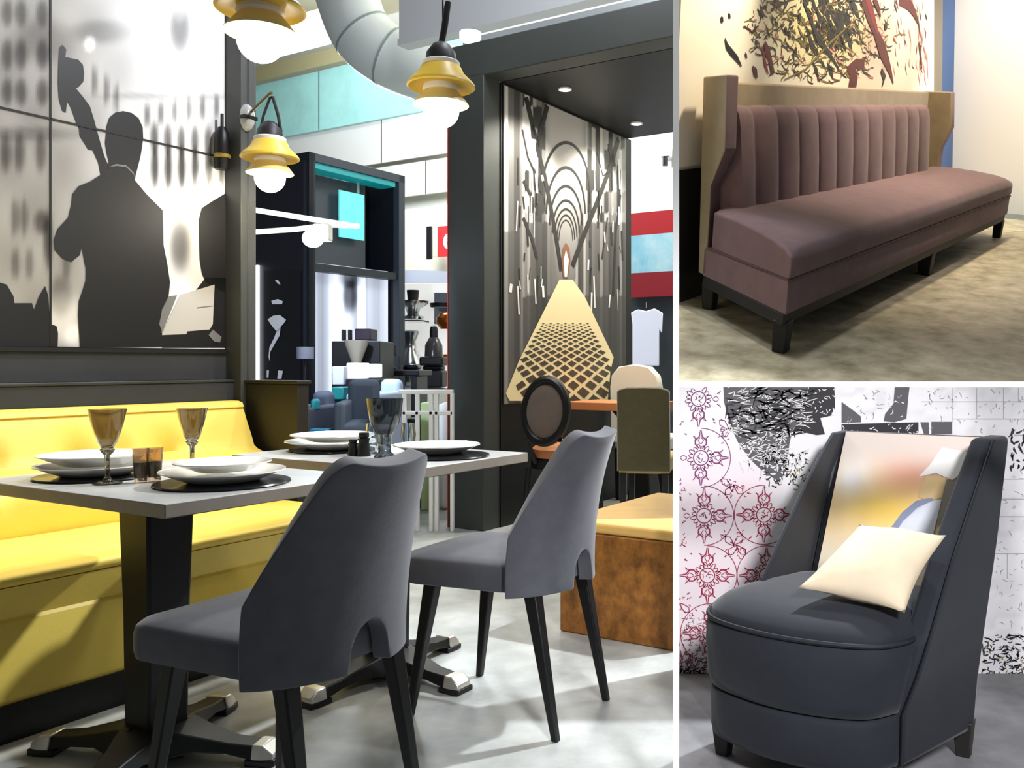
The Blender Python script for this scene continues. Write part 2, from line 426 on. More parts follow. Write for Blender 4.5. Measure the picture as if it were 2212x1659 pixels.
plate('side_plate', 'upper smaller white plate of the pair nearest the first grey chair', pc+Vector((0,0,.034)), .118, .02, group='plates on the first table')
pr = gp(722, 972, TT)
mat_round('round black placemat under the plates at the far left of the second table', pr, .155)
plate('dinner_plate', 'lower white plate beside the two dark mills', pr+Vector((0,0,.0065)), .168, .026, group='plates on the second table')
plate('side_plate', 'upper white plate beside the two dark mills', pr+Vector((0,0,.034)), .15, .02, group='plates on the second table')
pq = gp(944, 982, TT)
mat_round('round black placemat at the right end of the second table', pq+Vector((.03,-.05,0)), .155)
plate('dinner_plate', 'single white plate right of the large smoked glass', pq+Vector((0,0,.0065)), .145, .026, group='plates on the second table')
def goblet(name, label, p, H, r, foot=True, fill=.0, facets=12):
    t = thing(name, label, 'glass', atw(p))
    prof = [(.0,.0),(.034,.0),(.0345,.003),(.012,.009),(.0055,.02),(.0065,H*.38),(.014,H*.42),(.018,H*.46),(.013,H*.475),(.017,H*.5),(.023,H*.56),(r*.62,H*.64),(r*.82,H*.80),(r,H),
            (r-.003,H),(r*.82-.003,H*.80),(r*.62-.003,H*.645),(.02,H*.57),(.012,H*.51),(0,H*.505)]
    b = MB(); b.lathe(prof, 28); b.build('bowl', M_smoke, t, ang=50)
    return t
g1 = gp(232, 1045, TT); goblet('wine_goblet', 'smoked glass goblet on the corner side of the first table', g1, .192, .045)
g2 = gp(415, 1014, TT); goblet('wine_goblet', 'smoked glass goblet standing beyond the plates, further right', g2, .178, .042)
def tumbler(label, p, H=.088, r=.021):
    t = thing('shot_glass', label, 'glass', atw(p))
    b = MB(); b.lathe([(0,0),(r*.72,0),(r*.82,H*.4),(r,H),(r-.0025,H),(r*.82-.0025,H*.4),(r*.66,.012),(0,.012)], 20); b.build('glass_body', M_amber, t, ang=50)
    b = MB(); b.lathe([(0,.0125),(r*.64,.0125),(r*.76,H*.4),(r*.83,H*.6),(0,H*.6)], 20); b.build('liquid', M_wine, t, ang=50)
tumbler('small amber shot glass with dark drink, left of the pair', gp(304, 1042, TT))
tumbler('small amber shot glass with dark drink, right of the pair, before the plates', gp(334, 1040, TT))
def mill(label, p, H, r):
    t = thing('spice_mill', label, 'mill', atw(p))
    b = MB(); b.lathe([(0,0),(r,0),(r,.006),(r*.82,H*.45),(r*.78,H*.6),(r*.95,H*.72),(0,H*.73)], 24); b.build('body', M_black, t, ang=50)
    b = MB(); b.lathe([(r*.6,H*.73),(r*.8,H*.8),(r*.75,H*.95),(r*.3,H),(0,H)], 24); b.build('cap', M_black, t, ang=50)
mill('short black mill on the second table, left of its taller neighbour', gp(763, 984, TT), .058, .018)
mill('taller black mill on the second table, beside the smoked glass', gp(786, 985, TT), .082, .022)
t = thing('smoked_vase', 'large smoked glass vase with a wide rim on the second table', 'vase', atw(gp(831, 989, TT)))
b = MB(); b.lathe([(0,0),(.034,0),(.034,.006),(.02,.02),(.021,.05),(.024,.075),(.045,.11),(.054,.15),(.059,.195),(.056,.195),(.051,.15),(.042,.112),(.018,.08),(0,.078)], 28); b.build('vessel', mat('blue_smoked_glass', (120,128,136), .04, trans=.94), t, ang=50)
def clear_cup(label, p, H, r):
    b = MB(); b.lathe([(0,0),(r*.8,0),(r,H*.5),(r*.8,H),(r*.8-.003,H),(r-.003,H*.5),(r*.75,.008),(0,.008)], 24)
    tag(b.build('water_glass', M_clear, M=atw(p), ang=50), label, 'glass')
clear_cup('clear water glass just left of the large smoked vase', gp(803, 981, TT), .105, .022)
clear_cup('clear water glass behind the single plate, right of the smoked vase', gp(882, 963, TT), .085, .028)

# ------------------------------------------------------------------ pendant lamps
def make_pendant(label, p, wire=1.2, strap='wire'):
    """p = centre of the lit globe"""
    t = thing('pendant_lamp', label, 'lamp', atw(p), 'mustard pendant lamps with opal globes')
    b = MB(); b.lathe([(0,-.064)]+[(.064*math.sin(a), -.064*math.cos(a)) for a in [i*math.pi/14 for i in range(1,11)]]+[(.042,.066)], 32); b.build('globe', M_globe, t)
    b = MB(); b.lathe([(.058,.070),(.088,.034),(.097,.022),(.098,.018),(.089,.029),(.054,.066)], 40); b.build('lower_shade', mat('pale_mustard', (240,216,140), .4), t, ang=50)
    b = MB(); b.lathe([(.052,.050),(.055,.056),(.066,.075),(.062,.088)], 40); b.build('neck', M_pvc, t)
    b = MB(); b.lathe([(.066,.158),(.072,.152),(.082,.130),(.115,.098),(.121,.090),(.122,.084),(.116,.080),(.108,.086),(.07,.088),(.05,.088)], 40); b.build('upper_shade', M_lampy, t, ang=50)
    b = MB(); b.lathe([(.066,.156),(.067,.17),(.064,.174),(.05,.175)], 40); b.build('ring', M_pvc, t)
    b = MB(); b.lathe([(.0,.245),(.018,.243),(.03,.236),(.052,.205),(.056,.174),(.03,.17)], 32); b.build('cap', M_lampk, t)
    b = MB()
    if strap == 'wire':
        b.tube([(.0,0,.235),(.012,0,.30),(.022,0,.37),(.026,0,.39)], [.011,.012,.012,.010], 10); b.build('strap', M_lampk, t)
        b = MB(); b.tube([(.006,0,.39),(0,0,.39+wire)], .002, 6); b.build('wire', M_blackm, t)
    else:
        b.tube([(-.045,0,.19),(-.028,0,.27),(0,0,.345),(.012,0,.35)], .006, 8); b.tube([(.048,0,.20),(.036,0,.27),(.012,0,.35),(0,0,.345)], .007, 8); b.build('strap', M_lampk, t)
    return t
LAMPS = [(zp(563,86,2.5),'wire','mustard pendant lamp over the first table, cut by the top edge'), (zp(953,238,3.2),'wire','mustard pendant lamp over the second table, hung on a thin wire'), (zp(583,384,3.85),'bracket','mustard pendant lamp with a double strap, hung from the charcoal column')]
for p, s, l in LAMPS: make_pendant(l, p, 1.2, s)
p = LAMPS[2][0]; q = room(p)
b = MB(); b.tube([(-3.5,2.66,q.z+.33),(q.x,q.y,q.z+.366),(q.x+.012,q.y,q.z+.366)], .006, 8); b.box(-3.5,-3.49,2.64,2.68,q.z+.30,q.z+.36)
tag(b.build('lamp_bracket', mat('brass_rod', (110,92,50), .4, metal=.6), M=RM), 'thin brass bracket on the column carrying the smallest pendant lamp', 'bracket')
# ================================================================== booth on the right of the restaurant
M_booth = mat('booth_charcoal', (62,66,64), .5, var=.1, vscale=2)
M_dark = mat('dark_ceiling_paint', (15,15,16), .45)
M_navy = mat('navy_black_panel', (18,20,28), .5)
M_led = mat('led_white', (245,248,255), .4, emit=5, ecol=(240,246,255))
def vu_prism(v0, v1, u0, u1, z0, z1, name, m, bevel=0, kp=(1462-PX)/F):
    poly = [(RM @ Vector((v, u, 0))) for v, u in ((v0,u0),(v1,u0),(v1,u1),(v0,u1))]
    poly = clipx([(p.x, p.y) for p in poly], kp)
    b = MB(); b.prism(poly, z0, z1); return struct(b.build(name, m, bevel=bevel))
vu_prism(-3.85, -3.56, 4.42, 4.585, 0, 2.90, 'wall_pillar', M_booth, .006)
vu_prism(-3.85, 0, 4.42, 4.585, 2.878, 3.10, 'trim_3', M_booth, .006)
vu_prism(-3.56, 0, 4.59, 6.25, 2.878, 2.96, 'ceiling', M_dark)
vu_prism(-3.66, -3.552, 4.585, 6.30, 0, 2.878, 'wall_booth', M_dark)
b = MB(); b.box(-3.858, -3.851, 4.42, 4.58, 0, 3.1)
tag(b.build('red_edge_strip', mat('red_edge', (170,52,30), .5), M=RM), 'thin red edging strip down the outer side of the booth pillar', 'trim strip')
VB = -3.545
def tun_colour(px, py):
    x = (px-1222); yv = py
    g = 120
    inside = 1-sstep(30, 62, abs(x)*(1+max(0, (py-420))/160))
    g = lerp(96, 190-(.0 if py < 330 else .25*(py-330)), inside)
    r = random.Random(int(px/6)*131).random(); r2 = random.Random(int(px/9)*77+int(py/46)*13).random()
    if inside < .6:
        if py < 480: g = lerp(40, 245, r*.5+r2*.5) if r2 > .28 else 45
        elif py < 640: g = lerp(60, 170, r*r)
        else: g = lerp(52, 90, r)
    if py > 640: g = min(g, 88)
    if px < 1130: g = lerp(60, 150, r)
    if px < 1112 and py < 500: g = 205*r+40
    return lin((g, g*.985, g*.97))
b = MB()
ub0, ub1, hb0, hb1 = 4.605, 6.20, .795, 2.865
def bpx(u, h):
    p = RM @ Vector((VB, u, h)); return PX+p.x/p.y*F, PY-(p.z-HC)/p.y*F
b.box(VB-.006, VB-.0008, ub0, ub1, hb0, hb1, 1)
b.grid(lambda s, t: (VB, lerp(ub0, ub1, s), lerp(hb0, hb1, t)), 150, 130, 0, lambda s, t: tun_colour(*bpx(lerp(ub0, ub1, s), lerp(hb0, hb1, t))))
def tpt(x, y, d=.0015): return on_v(x, y, VB)+Vector((d, 0, 0))
NV = (1,0,0)
for i, (top, hw, H) in enumerate(((308,52,112),(362,42,100),(402,35,84),(433,29,70),(452,24,60),(465,19,52),(476,15,44))):
    b.ribbon([tpt(1222+hw*math.cos(a), top+H*(1-math.sin(a))) for a in [math.pi*k/24 for k in range(25)]], .024-.0022*i, NV, 1)
for pts, w in (([(1182,228),(1164,300),(1160,318),(1176,380),(1188,440),(1202,520),(1212,585)],.045), ([(1150,270),(1166,320)],.03), ([(1336,300),(1318,360),(1296,420),(1268,490),(1236,575)],.05), ([(1290,330),(1302,380),(1314,372)],.014),
    ([(1136,210),(1150,270),(1152,300)],.05), ([(1128,280),(1140,340),(1158,380)],.02), ([(1130,390),(1150,430),(1150,450)],.03), ([(1340,420),(1330,500),(1324,640)],.03), ([(1312,470),(1300,560)],.02), ([(1130,470),(1150,520),(1160,560)],.03), ([(1316,310),(1326,360)],.06)):
    b.ribbon([tpt(x, y, .002) for x, y in pts], w, NV, 1)
rr = random.Random(3)
for i in range(60):
    left = rr.random() < .55
    x = rr.uniform(1100, 1176) if left else rr.uniform(1270, 1345); y = rr.uniform(330, 640); l = rr.uniform(12, 70)
    b.ribbon([tpt(x, y, .0025), tpt(x+rr.uniform(-3,3), y+l, .0025)], rr.uniform(.006, .03), NV, rr.choice((1,1,2)))
b.poly([tpt(x, y, .003) for x, y in ((1212,560),(1216,535),(1222,524),(1229,536),(1232,562),(1226,600),(1216,600))], 3)
b.poly([tpt(x, y, .0032) for x, y in ((1217,560),(1222,540),(1228,562),(1224,598),(1219,598))], 2)
ap = (1222, 604)
def lat(s, t, d):
    hw_ = min(150*t, 98+8*t)
    return tpt(ap[0]-4*t+max(-hw_, min(hw_, s*t*122)), ap[1]+t*262, d)
b.poly([tpt(x, y, .003) for x, y in ((1208,604),(1236,604),(1262,640),(1325,772),(1318,800),(1312,866),(1100,866),(1092,850),(1120,780))], 4)
ws = .18
for k in range(0, 44):
    Y = .93+.078*k/1.0*(.93+.02*k/10)
    for i in range(-6, 7):
        s0 = (i+(.5 if k % 2 else 0))*2*ws
        f = .70 if Y < 1.8 else .62 if Y < 2.4 else .45
        P = [(s0-ws*f, Y), (s0, Y-.078*f), (s0+ws*f, Y), (s0, Y+.078*f)]
        hw_ = min(150/Y, 98+8/Y)
        if abs(s0)*122/Y > hw_: continue
        P = [(s, 1/y) for s, y in P]
        if abs(P[0][0]-P[2][0]) < .02 or P[1][1] > 1.0: P = [(s, min(1.0, t)) for s, t in P]
        if abs(P[0][0]-P[2][0]) < .04 or P[0][1] < .36 or P[3][1] >= .999: continue
        b.poly([lat(s, t, .0042) for s, t in P], 5)
tag(b.build('tunnel_picture', [vmat('tunnel_print', .35, .5), mat('print_black', (36,35,34), .4), mat('print_white', (232,232,228), .4), mat('print_rust', (128,84,60), .4), mat('print_cream', (240,226,178), .4), mat('print_brown', (76,66,54), .4)], M=RM, smooth=False, fix=False),
    'tall photo print of an arched tunnel with a cream lattice path, inside the booth', 'picture')
for i, (x, y, l) in enumerate(((1220,193,'recessed round downlight in the booth ceiling, nearer the pillar'), (1375,267,'recessed round downlight in the booth ceiling, nearer the white frame'))):
    p = gp(x, y, 2.872)
    t = thing('downlight', l, 'ceiling light', atw(p), 'recessed booth downlights')
    b = MB(); b.lathe([(.034,.006),(.046,.004),(.046,-.004),(.036,-.006),(.034,-.002)], 28); b.build('trim_ring', M_pvc, t)
    b = MB(); b.lathe([(0,-.002),(.034,-.002),(.034,.004),(0,.004)], 28); b.build('lens', mat('lit_lens', (255,255,250), .3, emit=12), t)

# booth furniture
M_wood = mat('orange_wood_edge', (200,132,84), .4, var=.15, vscale=6)
M_taupe = mat('taupe_fabric', (112,98,90), .8, sheen=.3, var=.1, vscale=20)
p0 = room(zp(1205, 872, 6.1))
t = thing('booth_table', 'wood edged table inside the booth under the tunnel picture', 'table', at(-3.13, 5.42))
hT = HC-(868-PY)*6.2/F
b = MB(); b.box(-.34, .30, -.24, .24, hT-.055, hT); b.m[2] = 0; b.build('tabletop', [M_wood], t, bevel=.004)
b = MB(); b.loft([[(x*w+.18, y*w, z) for x, y in ((-1,-1),(1,-1),(1,1),(-1,1))] for z, w in ((.04,.10),(.3,.07),(hT-.2,.08),(hT-.055,.17))]); b.build('pedestal', M_black, t, bevel=.01)
b = MB(); b.box(-.06, .42, -.22, .22, 0, .04); b.build('foot', M_black, t, bevel=.01)
# oval back chair
z = 5.45; pc_ = zp(1178, 888, z)
t = thing('medallion_chair', 'black framed chair with an oval taupe back, beside the booth pillar', 'chair', atw((pc_.x, pc_.y, 0), math.radians(-24)))
ry, rx = 62/F*z*1.08, 47/F*z*1.10; ch_ = pc_.z
b = MB(); n = 40
def ov(a, k, y): return (rx*k*math.cos(a), y+ .10*(ry*k*math.sin(a)), ch_+ry*k*math.sin(a))
b.loft([[ov(2*math.pi*i/n, k, y) for i in range(n)] for k, y in ((.86,-.012),(.93,-.026),(1.05,-.026),(1.14,-.01),(1.14,.02),(1.05,.034),(.9,.034),(.84,.02))], (False, False)); b.build('back_frame', M_black, t)
b = MB(); b.loft([[ov(2*math.pi*i/n, k, y) for i in range(n)] for k, y in ((.05,-.032),(.5,-.030),(.8,-.02),(.9,-.005),(.9,.02),(.5,.035),(.05,.036))]); b.build('back_pad', M_taupe, t)
b = MB(); b.loft([[(x*k, .26+y*k, zz) for x, y in ell(24, .21, .22)] for zz, k in ((.46,.9),(.47,1),(.52,1),(.545,.85),(.55,.3))]); b.build('seat', M_wood, t)
b = MB(); b.loft([[(x*k, .26+y*k, zz) for x, y in ell(24, .215, .225)] for zz, k in ((.40,1),(.46,1))]); b.build('seat_frame', M_black, t)
for sx, y0, y1 in ((-1,.06,.02),(1,.06,.02),(-1,.42,.46),(1,.42,.46)):
    b = MB(); b.tube([(.15*sx, y0, .41), (.17*sx, y1, 0)], [.02, .013], 8); b.build('leg', M_black, t)
for sx in (-1, 1):
    b = MB(); b.tube([(.10*sx, .06, .44), (.13*sx, -.005, ch_-ry*.95), (.09*sx, 0, ch_-ry*.9)], .017, 8); b.build('back_post', M_black, t)
# tall upholstered chairs on the booth's open side
def tall_chair(label, px, ybase, z, w, htop, hlow, m, arch, seatm, rot):
    q = zp(px, 900, z)
    t = thing('upholstered_chair', label, 'chair', atw((q.x, q.y, 0), rot))
    b = MB()
    prof = [(-w/2, hlow), (-w/2*.98, htop-.10*arch-.012), (-w/2*.9, htop-.05*arch-.006), (-w/2*.6, htop-.012*arch), (0, htop), (w/2*.6, htop-.012*arch), (w/2*.9, htop-.05*arch-.006), (w/2*.98, htop-.10*arch-.012), (w/2, hlow)]
    b.loft([[(x*k, y+.10*(h-hlow)*-.6, h if k == 1 else lerp(h, (htop+hlow)/2, .02)) for x, h in prof] for y, k in ((-.04,.97),(-.03,1),(.03,1),(.04,.97))]); b.build('backrest', m, t, ang=45)
    b = MB(); b.box(-w/2, w/2, 0, .46, .40, .50); b.build('seat', seatm, t, bevel=.02)
    for x in (-1, 1):
        for y in (.02, .42):
            b = MB(); b.box(x*(w/2-.03)-.02, x*(w/2-.03)+.02, y-.02, y+.02, 0, .40, tx=.006, ty=.006); b.build('leg', M_black, t)
    return t
tall_chair('white arched back chair standing beyond the booth table', 1378, 0, 6.8, .435, HC-(787-PY)*6.8/F, .45, mat('white_upholstery', (240,236,222), .7), 1.6, mat('white_upholstery2', (236,232,220), .7), -TH)
tall_chair('olive green chair with a straight back, in front of the white arched one', 1391, 0, 5.3, .315, HC-(836-PY)*5.3/F, .42, mat('olive_fabric', (96,90,62), .8, sheen=.3, var=.1, vscale=25), .15, mat('straw_fabric', (206,178,110), .7), math.radians(-8))

# brown leather box seat in the foreground on the right
p = room(gp(1203, 1366, 0)); q = room(gp(1452, 1403, 0))
poly = [RM @ Vector((v, u, 0)) for v, u in ((p.x, 2.925), (0, 2.925), (0, 3.75), (p.x, 3.75))]
poly = clipx([(a.x, a.y) for a in poly], (1464-PX)/F)
t = thing('box_seat', 'long box seat in mottled brown leather with a tan top', 'bench', Matrix.Identity(4))
M_bark = mat('mottled_brown_leather', (162,106,44), .5, var=.5, vscale=22, bump=.1, bscale=40, col2=(98,60,18), stretch=(1,1,.8))
b = MB(); b.prism(poly, 0.0, .40); b.build('base', M_bark, t, bevel=.008)
b = MB(); b.prism(poly, .40, .447); b.build('cushion', mat('tan_leather', (224,180,104), .45, var=.08, vscale=8), t, bevel=.016, seg=3)

# ================================================================== hall beyond
def upoly(b, pts, u, m=0): b.poly([on_u(x, y, u) for x, y in pts], m)
def ubox(b, x0, y0, x1, y1, u, th=.05, m=0):
    xm, ym = (x0+x1)/2, (y0+y1)/2
    v0, v1 = on_u(x0, ym, u).x, on_u(x1, ym, u).x
    return b.box(v0, v1, u, u+th, on_u(xm, y1, u).z, on_u(xm, y0, u).z, m)
UW = 10.2
b = MB(); b.box(-15, 0.6, UW, UW+.1, 0, 7.2); struct(b.build('wall_back', mat('hall_wall', (232,232,222), .7), M=RM))
b = MB(); b.box(-15, -.5, 6.6, UW, 6.5, 6.6); struct(b.build('ceiling_hall', mat('hall_ceiling', (196,188,160), .7), M=RM))
# fabric banner and white panels fixed to the hall wall
M_cy = mat('aqua_fabric', (170,226,222), .7, var=.12, vscale=2)
def wallpanel(name, label, cat, rows, u, m, group=None, seams=()):
    b = MB()
    (xa, yt0, yb0), (xb, yt1, yb1) = rows
    a0, a1, c0, c1 = on_u(xa, yt0, u), on_u(xb, yt1, u), on_u(xa, yb0, u), on_u(xb, yb1, u)
    top = (a0.z+a1.z)/2; bot = (c0.z+c1.z)/2
    b.box(a0.x, a1.x, u, u+.04, bot, top)
    for s in seams:
        v = on_u(s, (yt0+yb0)/2, u).x; b.box(v-.008, v+.008, u-.003, u, bot, top, 1)
    return tag(b.build(name, [m, M_dark], M=RM, smooth=False), label, cat, group)
wallpanel('fabric_banner', 'wide aqua fabric banner high on the hall wall', 'banner', ((470,195,315),(1000,92,232)), UW-.36, M_cy, seams=(689,))
wallpanel('wall_panel', 'white panel row just under the aqua banner', 'panel', ((470,315,402),(1000,233,330)), UW-.28, mat('white_panel', (232,232,228), .6), 'white panel rows on the hall wall', seams=(824,))
wallpanel('wall_panel', 'lower white panel row above the beige fascia', 'panel', ((780,370,450),(1000,333,395)), UW-.26, mat('white_panel2', (222,222,214), .6), 'white panel rows on the hall wall', seams=(920,))
wallpanel('roof_beam', 'olive grey roof beam above the aqua banner', 'beam', ((470,160,190),(1000,40,76)), UW-.5, mat('olive_beam', (168,160,122), .6))
b = MB(); c = zp(640, 84, 12.5)
lp = room(c); b.box(lp.x-.9, lp.x+.75, lp.y-.2, lp.y-.05, lp.z-.22, lp.z+.22)
tag(b.build('ceiling_lamp', M_led, M=RM, smooth=False), 'bright white ceiling panel under the hall roof behind the first pendant', 'ceiling light')
# air duct
M_duct = mat('white_duct', (240,246,242), .45, metal=.1)
def smooth_path(P, n=8):
    out = []
    for i in range(len(P)-1):
        p0, p1, p2, p3 = P[max(i-1,0)], P[i], P[i+1], P[min(i+2,len(P)-1)]
        for k in range(n):
            s = k/n; out.append(.5*((2*p1)+(p2-p0)*s+(2*p0-5*p1+4*p2-p3)*s*s+(3*p1-p0-3*p2+p3)*s**3))
    return out+[P[-1]]
t = thing('ventilation_duct', 'large white air duct bending under the hall roof', 'duct', Matrix.Identity(4))
dp = smooth_path([zp(735,-70,9.0), zp(752,0,9.0), zp(782,72,9.0), zp(840,122,9.0), zp(920,152,9.0), zp(1010,176,9.0)])
b = MB(); b.tube(dp, .31, 28); b.build('pipe', M_duct, t, ang=60)
for i in (16, 24):
    b = MB(); b.tube([dp[i], dp[i]+(dp[i+1]-dp[i]).normalized()*.025], .316, 28); b.build('joint_band', mat('duct_joint', (170,182,178), .45, metal=.2), t)
# bulkheads over the booth
b = MB(); va = on_u(862, 40, 5.9).x
ve = on_u(1459, 30, 6.0).x
b.box(va, ve, 5.9, 6.0, on_u(1000, 52, 5.9).z, 5.0); sv = on_u(957, 20, 5.9).x; b.box(sv-.006, sv+.006, 5.895, 5.9, on_u(1000, 52, 5.9).z, 5.0, 1); b.box(va, ve, 5.88, 6.02, on_u(1000,52,5.9).z-.06, on_u(1000,52,5.9).z)
tag(b.build('bulkhead', [mat('pale_bulkhead', (236,238,242), .6), M_dark], M=RM, smooth=False), 'pale grey bulkhead panel hanging over the booth', 'panel')
b = MB(); b.box(on_u(1000,100,5.2).x, on_u(1459,60,5.3).x, 5.2, 5.26, 3.36, 3.50)
tag(b.build('light_rail', mat('grey_rail', (176,182,184), .4, metal=.3), M=RM), 'grey metal rail running above the booth beam', 'rail')
b = MB(); q = zp(1016, 86, 6.3); b.lathe([(0,-.01),(.06,-.01),(.075,.01),(.075,.05),(0,.05)], 24); tag(b.build('ceiling_spot', M_led, M=atw(q)), 'small round lit spot beside the booth corner', 'ceiling light')

# ------------------------------------------------------------------ dark kiosk
VK, UK = -5.64, 4.84
t = thing('kiosk', 'tall dark navy kiosk with an open lit front, behind the return wall', 'kiosk', at(0,0,0))
b = MB(); b.box(-8.4, VK, UK, UK+.06, 0, 2.73); b.build('side_wall', M_navy, t)
UE = 5.90
b = MB(); b.box(VK-.07, VK, UK, UE, 2.66, 2.73); b.box(VK-.07, VK, UE-.075, UE, 0, 2.73); b.box(VK-.07, VK, UK, UK+.05, 0, 2.73); b.build('front_frame', mat('kiosk_frame', (52,58,66), .5), t, bevel=.004)
b = MB(); b.box(VK-.24, VK-.21, UK+.06, UE-.27, 1.86, 2.615); b.build('fascia_panel', mat('kiosk_fascia', (66,72,76), .5), t)
b = MB(); b.box(VK-.5, VK-.44, UE-.42, UE-.06, 1.86, 2.66); b.build('dark_return', M_navy, t)
b = MB(); b.box(VK-.55, VK-.02, UK+.06, UE-.075, 1.80, 1.86); b.build('mid_beam', mat('kiosk_beam', (40,46,50), .5), t)
b = MB(); b.box(VK-.2, VK-.02, UK+.07, UE-.10, 2.615, 2.66); b.build('aqua_strip', mat('aqua_strip', (20,150,150), .4, emit=.25, ecol=(20,160,160)), t)
b = MB(); b.box(-8.4, VK-.075, UE-.06, UE, 0, 2.73); b.build('rear_wall', M_navy, t)
def lit(px, py):
    r = random.Random(int(px/5)*17).random(); g = 190+50*math.sin(px*.11+.7)*math.sin(px*.043)+20*r
    if 722 < px < 742 or 772 < px < 790: g = 255
    d = ((px-756)/16)**2+((py-640)/36)**2; g -= 150*math.exp(-d*d)
    d = ((px-756)/22)**2+((py-600)/22)**2; g -= 110*math.exp(-d*d)
    return lin((min(255,g*.94), min(255,g*.97), min(255,g+6)))
vk2 = VK-.12
ua, ub = on_v(682, 650, vk2).y, on_v(838, 650, vk2).y; ha, hb_ = .55, on_v(760, 577, vk2).z
def kp2(u, h):
    q = RM @ Vector((vk2, u, h)); return PX+q.x/q.y*F, PY-(q.z-HC)/q.y*F
b = MB(); b.grid(lambda s, q: (vk2, lerp(ua, ub, s), lerp(ha, hb_, q)), 50, 40, 0, lambda s, q: lit(*kp2(lerp(ua, ub, s), lerp(ha, hb_, q))))
b.box(vk2-.03, vk2-.004, ua, ub, ha, hb_, 1)
b.build('lit_curtain', [vmat('lit_curtain', .6, .2, emit=.75), M_white], t, smooth=False, fix=False)
b = MB(); b.box(on_u(546,700,UK-.012).x, on_u(558,700,UK-.012).x, UK-.02, UK, .9, on_u(552,574,UK).z); b.build('lit_edge', M_led, t)
b = MB()
def us_(pts, m, d=.012): upoly(b, pts, UK-d, m)
us_([(570,585),(650,585),(650,830),(570,830)], 0, .006)
us_([(586,650),(600,646),(611,651),(609,657),(588,657)], 1); us_([(578,690),(590,682),(604,680),(618,691),(612,700),(606,706),(600,718),(594,712),(586,702)], 1)
us_([(606,706),(604,725),(594,742),(584,760),(582,780),(580,770),(582,750),(592,730),(598,714)], 1)
us_([(594,606),(600,604),(606,614),(602,614)], 1); us_([(576,800),(581,800),(580,816),(576,816)], 1); us_([(601,800),(611,801),(608,818),(599,818)], 1)
b.build('suit_poster', [mat('poster_black', (14,14,18), .4), mat('poster_white', (240,238,240), .5)], t, smooth=False, fix=False)
b = MB(); vs = VK-.15; a0, a1 = on_v(731, 465, vs), on_v(785, 465, vs); b.box(vs, vs+.012, a0.y, a1.y, on_v(758, 516, vs).z, on_v(758, 416, vs).z)
s_ = tag(b.build('hanging_sign', mat('aqua_sign', (120,232,232), .5, var=.15, vscale=4, emit=.35, ecol=(110,230,230)), M=RM), 'plain aqua sign hanging in the kiosk front', 'sign')
b = MB(); b.box(vs+.003, vs+.009, on_v(770,400,vs).y, on_v(775,400,vs).y, on_v(772,418,vs).z, on_v(772,394,vs).z); b.build('strap', mat('sign_strap', (150,180,180), .5), s_, M=RM)
# track rails with spotlight
t = thing('track_light', 'white lighting track with one dazzling spotlight in front of the kiosk', 'lamp', Matrix.Identity(4))
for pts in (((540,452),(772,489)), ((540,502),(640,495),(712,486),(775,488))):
    b = MB(); b.tube([zp(x, y, 5.35+.15*i) for i, (x, y) in enumerate(pts)], .016, 8); b.build('rail', mat('white_track', (244,240,238), .4, emit=.6), t)  # white painted rails, given a faint glow for the light on them
b = MB(); q = zp(700, 505, 5.45); b.box(q.x-.06, q.x+.04, q.y-.03, q.y+.05, q.z-.045, q.z+.06); b.build('lamp_body', M_pvc, t, bevel=.01)
b = MB(); q = zp(676, 515, 5.38); b.lathe([(.062*math.sin(a), -.055*math.cos(a)) for a in [i*math.pi/12 for i in range(13)]], 20); SPOTP = q
b.build('bulb', mat('dazzling_bulb', (235,245,255), .3, emit=40, ecol=(225,238,255)), t, M=atw(q))

# ------------------------------------------------------------------ furniture and wares far behind the tables
def zb(b, x0, y0, x1, y1, z, d=.2, m=0, tx=0):
    """box whose front shows these pixels at distance z"""
    p, q = zp(x0, y1, z), zp(x1, y0, z)
    return b.box(p.x, q.x, z, z+d, p.z, q.z, m, tx=tx)
def far(name, label, cat, boxes, m, group=None, bevel=.008):
    b = MB()
    for bx in boxes: zb(b, *bx)
    return tag(b.build(name, m, bevel=bevel), label, cat, group)
M_bg = mat('blue_grey_fabric', (74,88,108), .7, var=.1); M_bk = mat('far_black', (14,15,20), .5)
def toground(x0, x1, y0, z): return (x0, y0, x1, PY+HC*F/z, z)
far('black_cabinet', 'black display cabinet in front of the lit kiosk curtain', 'cabinet', [(*toground(716, 771, 737, 6.6), .4), (*toground(771, 785, 780, 6.7), .3), (*toground(784, 821, 737, 6.6), .4)], M_bk)
b = MB(); q = zp(768, 784, 6.5); b.lathe([(0,0),(.045,0),(.022,.02),(.022,.08),(.05,.16),(.078,.24),(.085,.277),(.08,.277),(0,.20)], 20)
tag(b.build('beige_vase', mat('beige_ceramic', (150,142,128), .4), M=atw(zp(770,817.2,6.47))), 'beige tapered vase standing between the black cabinet halves', 'vase')
far('purple_box', 'dark purple box on top of the black cabinet', 'box', [(766,710,800,735,6.7,.2)], mat('purple_black', (44,30,48), .5))
far('black_bottle', 'first slim black bottle on the black cabinet', 'bottle', [(737,712,744,736,6.7,.05)], M_bk, 'slim black bottles on the cabinet', .004); far('black_bottle', 'second slim black bottle, next to the purple box', 'bottle', [(751,712,757,736,6.7,.05)], M_bk, 'slim black bottles on the cabinet', .004)
M_lit = mat('lit_shade', (238,244,250), .5, emit=.9)
far('cube_lamp', 'larger lit white cube lamp low in front of the cabinet', 'lamp', [(748,784,785,818,6.2,.15)], M_lit); far('cube_lamp', 'smaller lit white cube lamp beside the dark side table', 'lamp', [(790,786,816,816,6.2,.12)], M_lit)
far('low_counter', 'dark low counter carrying the lit cube lamps', 'counter', [(*toground(742, 822, 819, 6.15), .4)], M_bk)
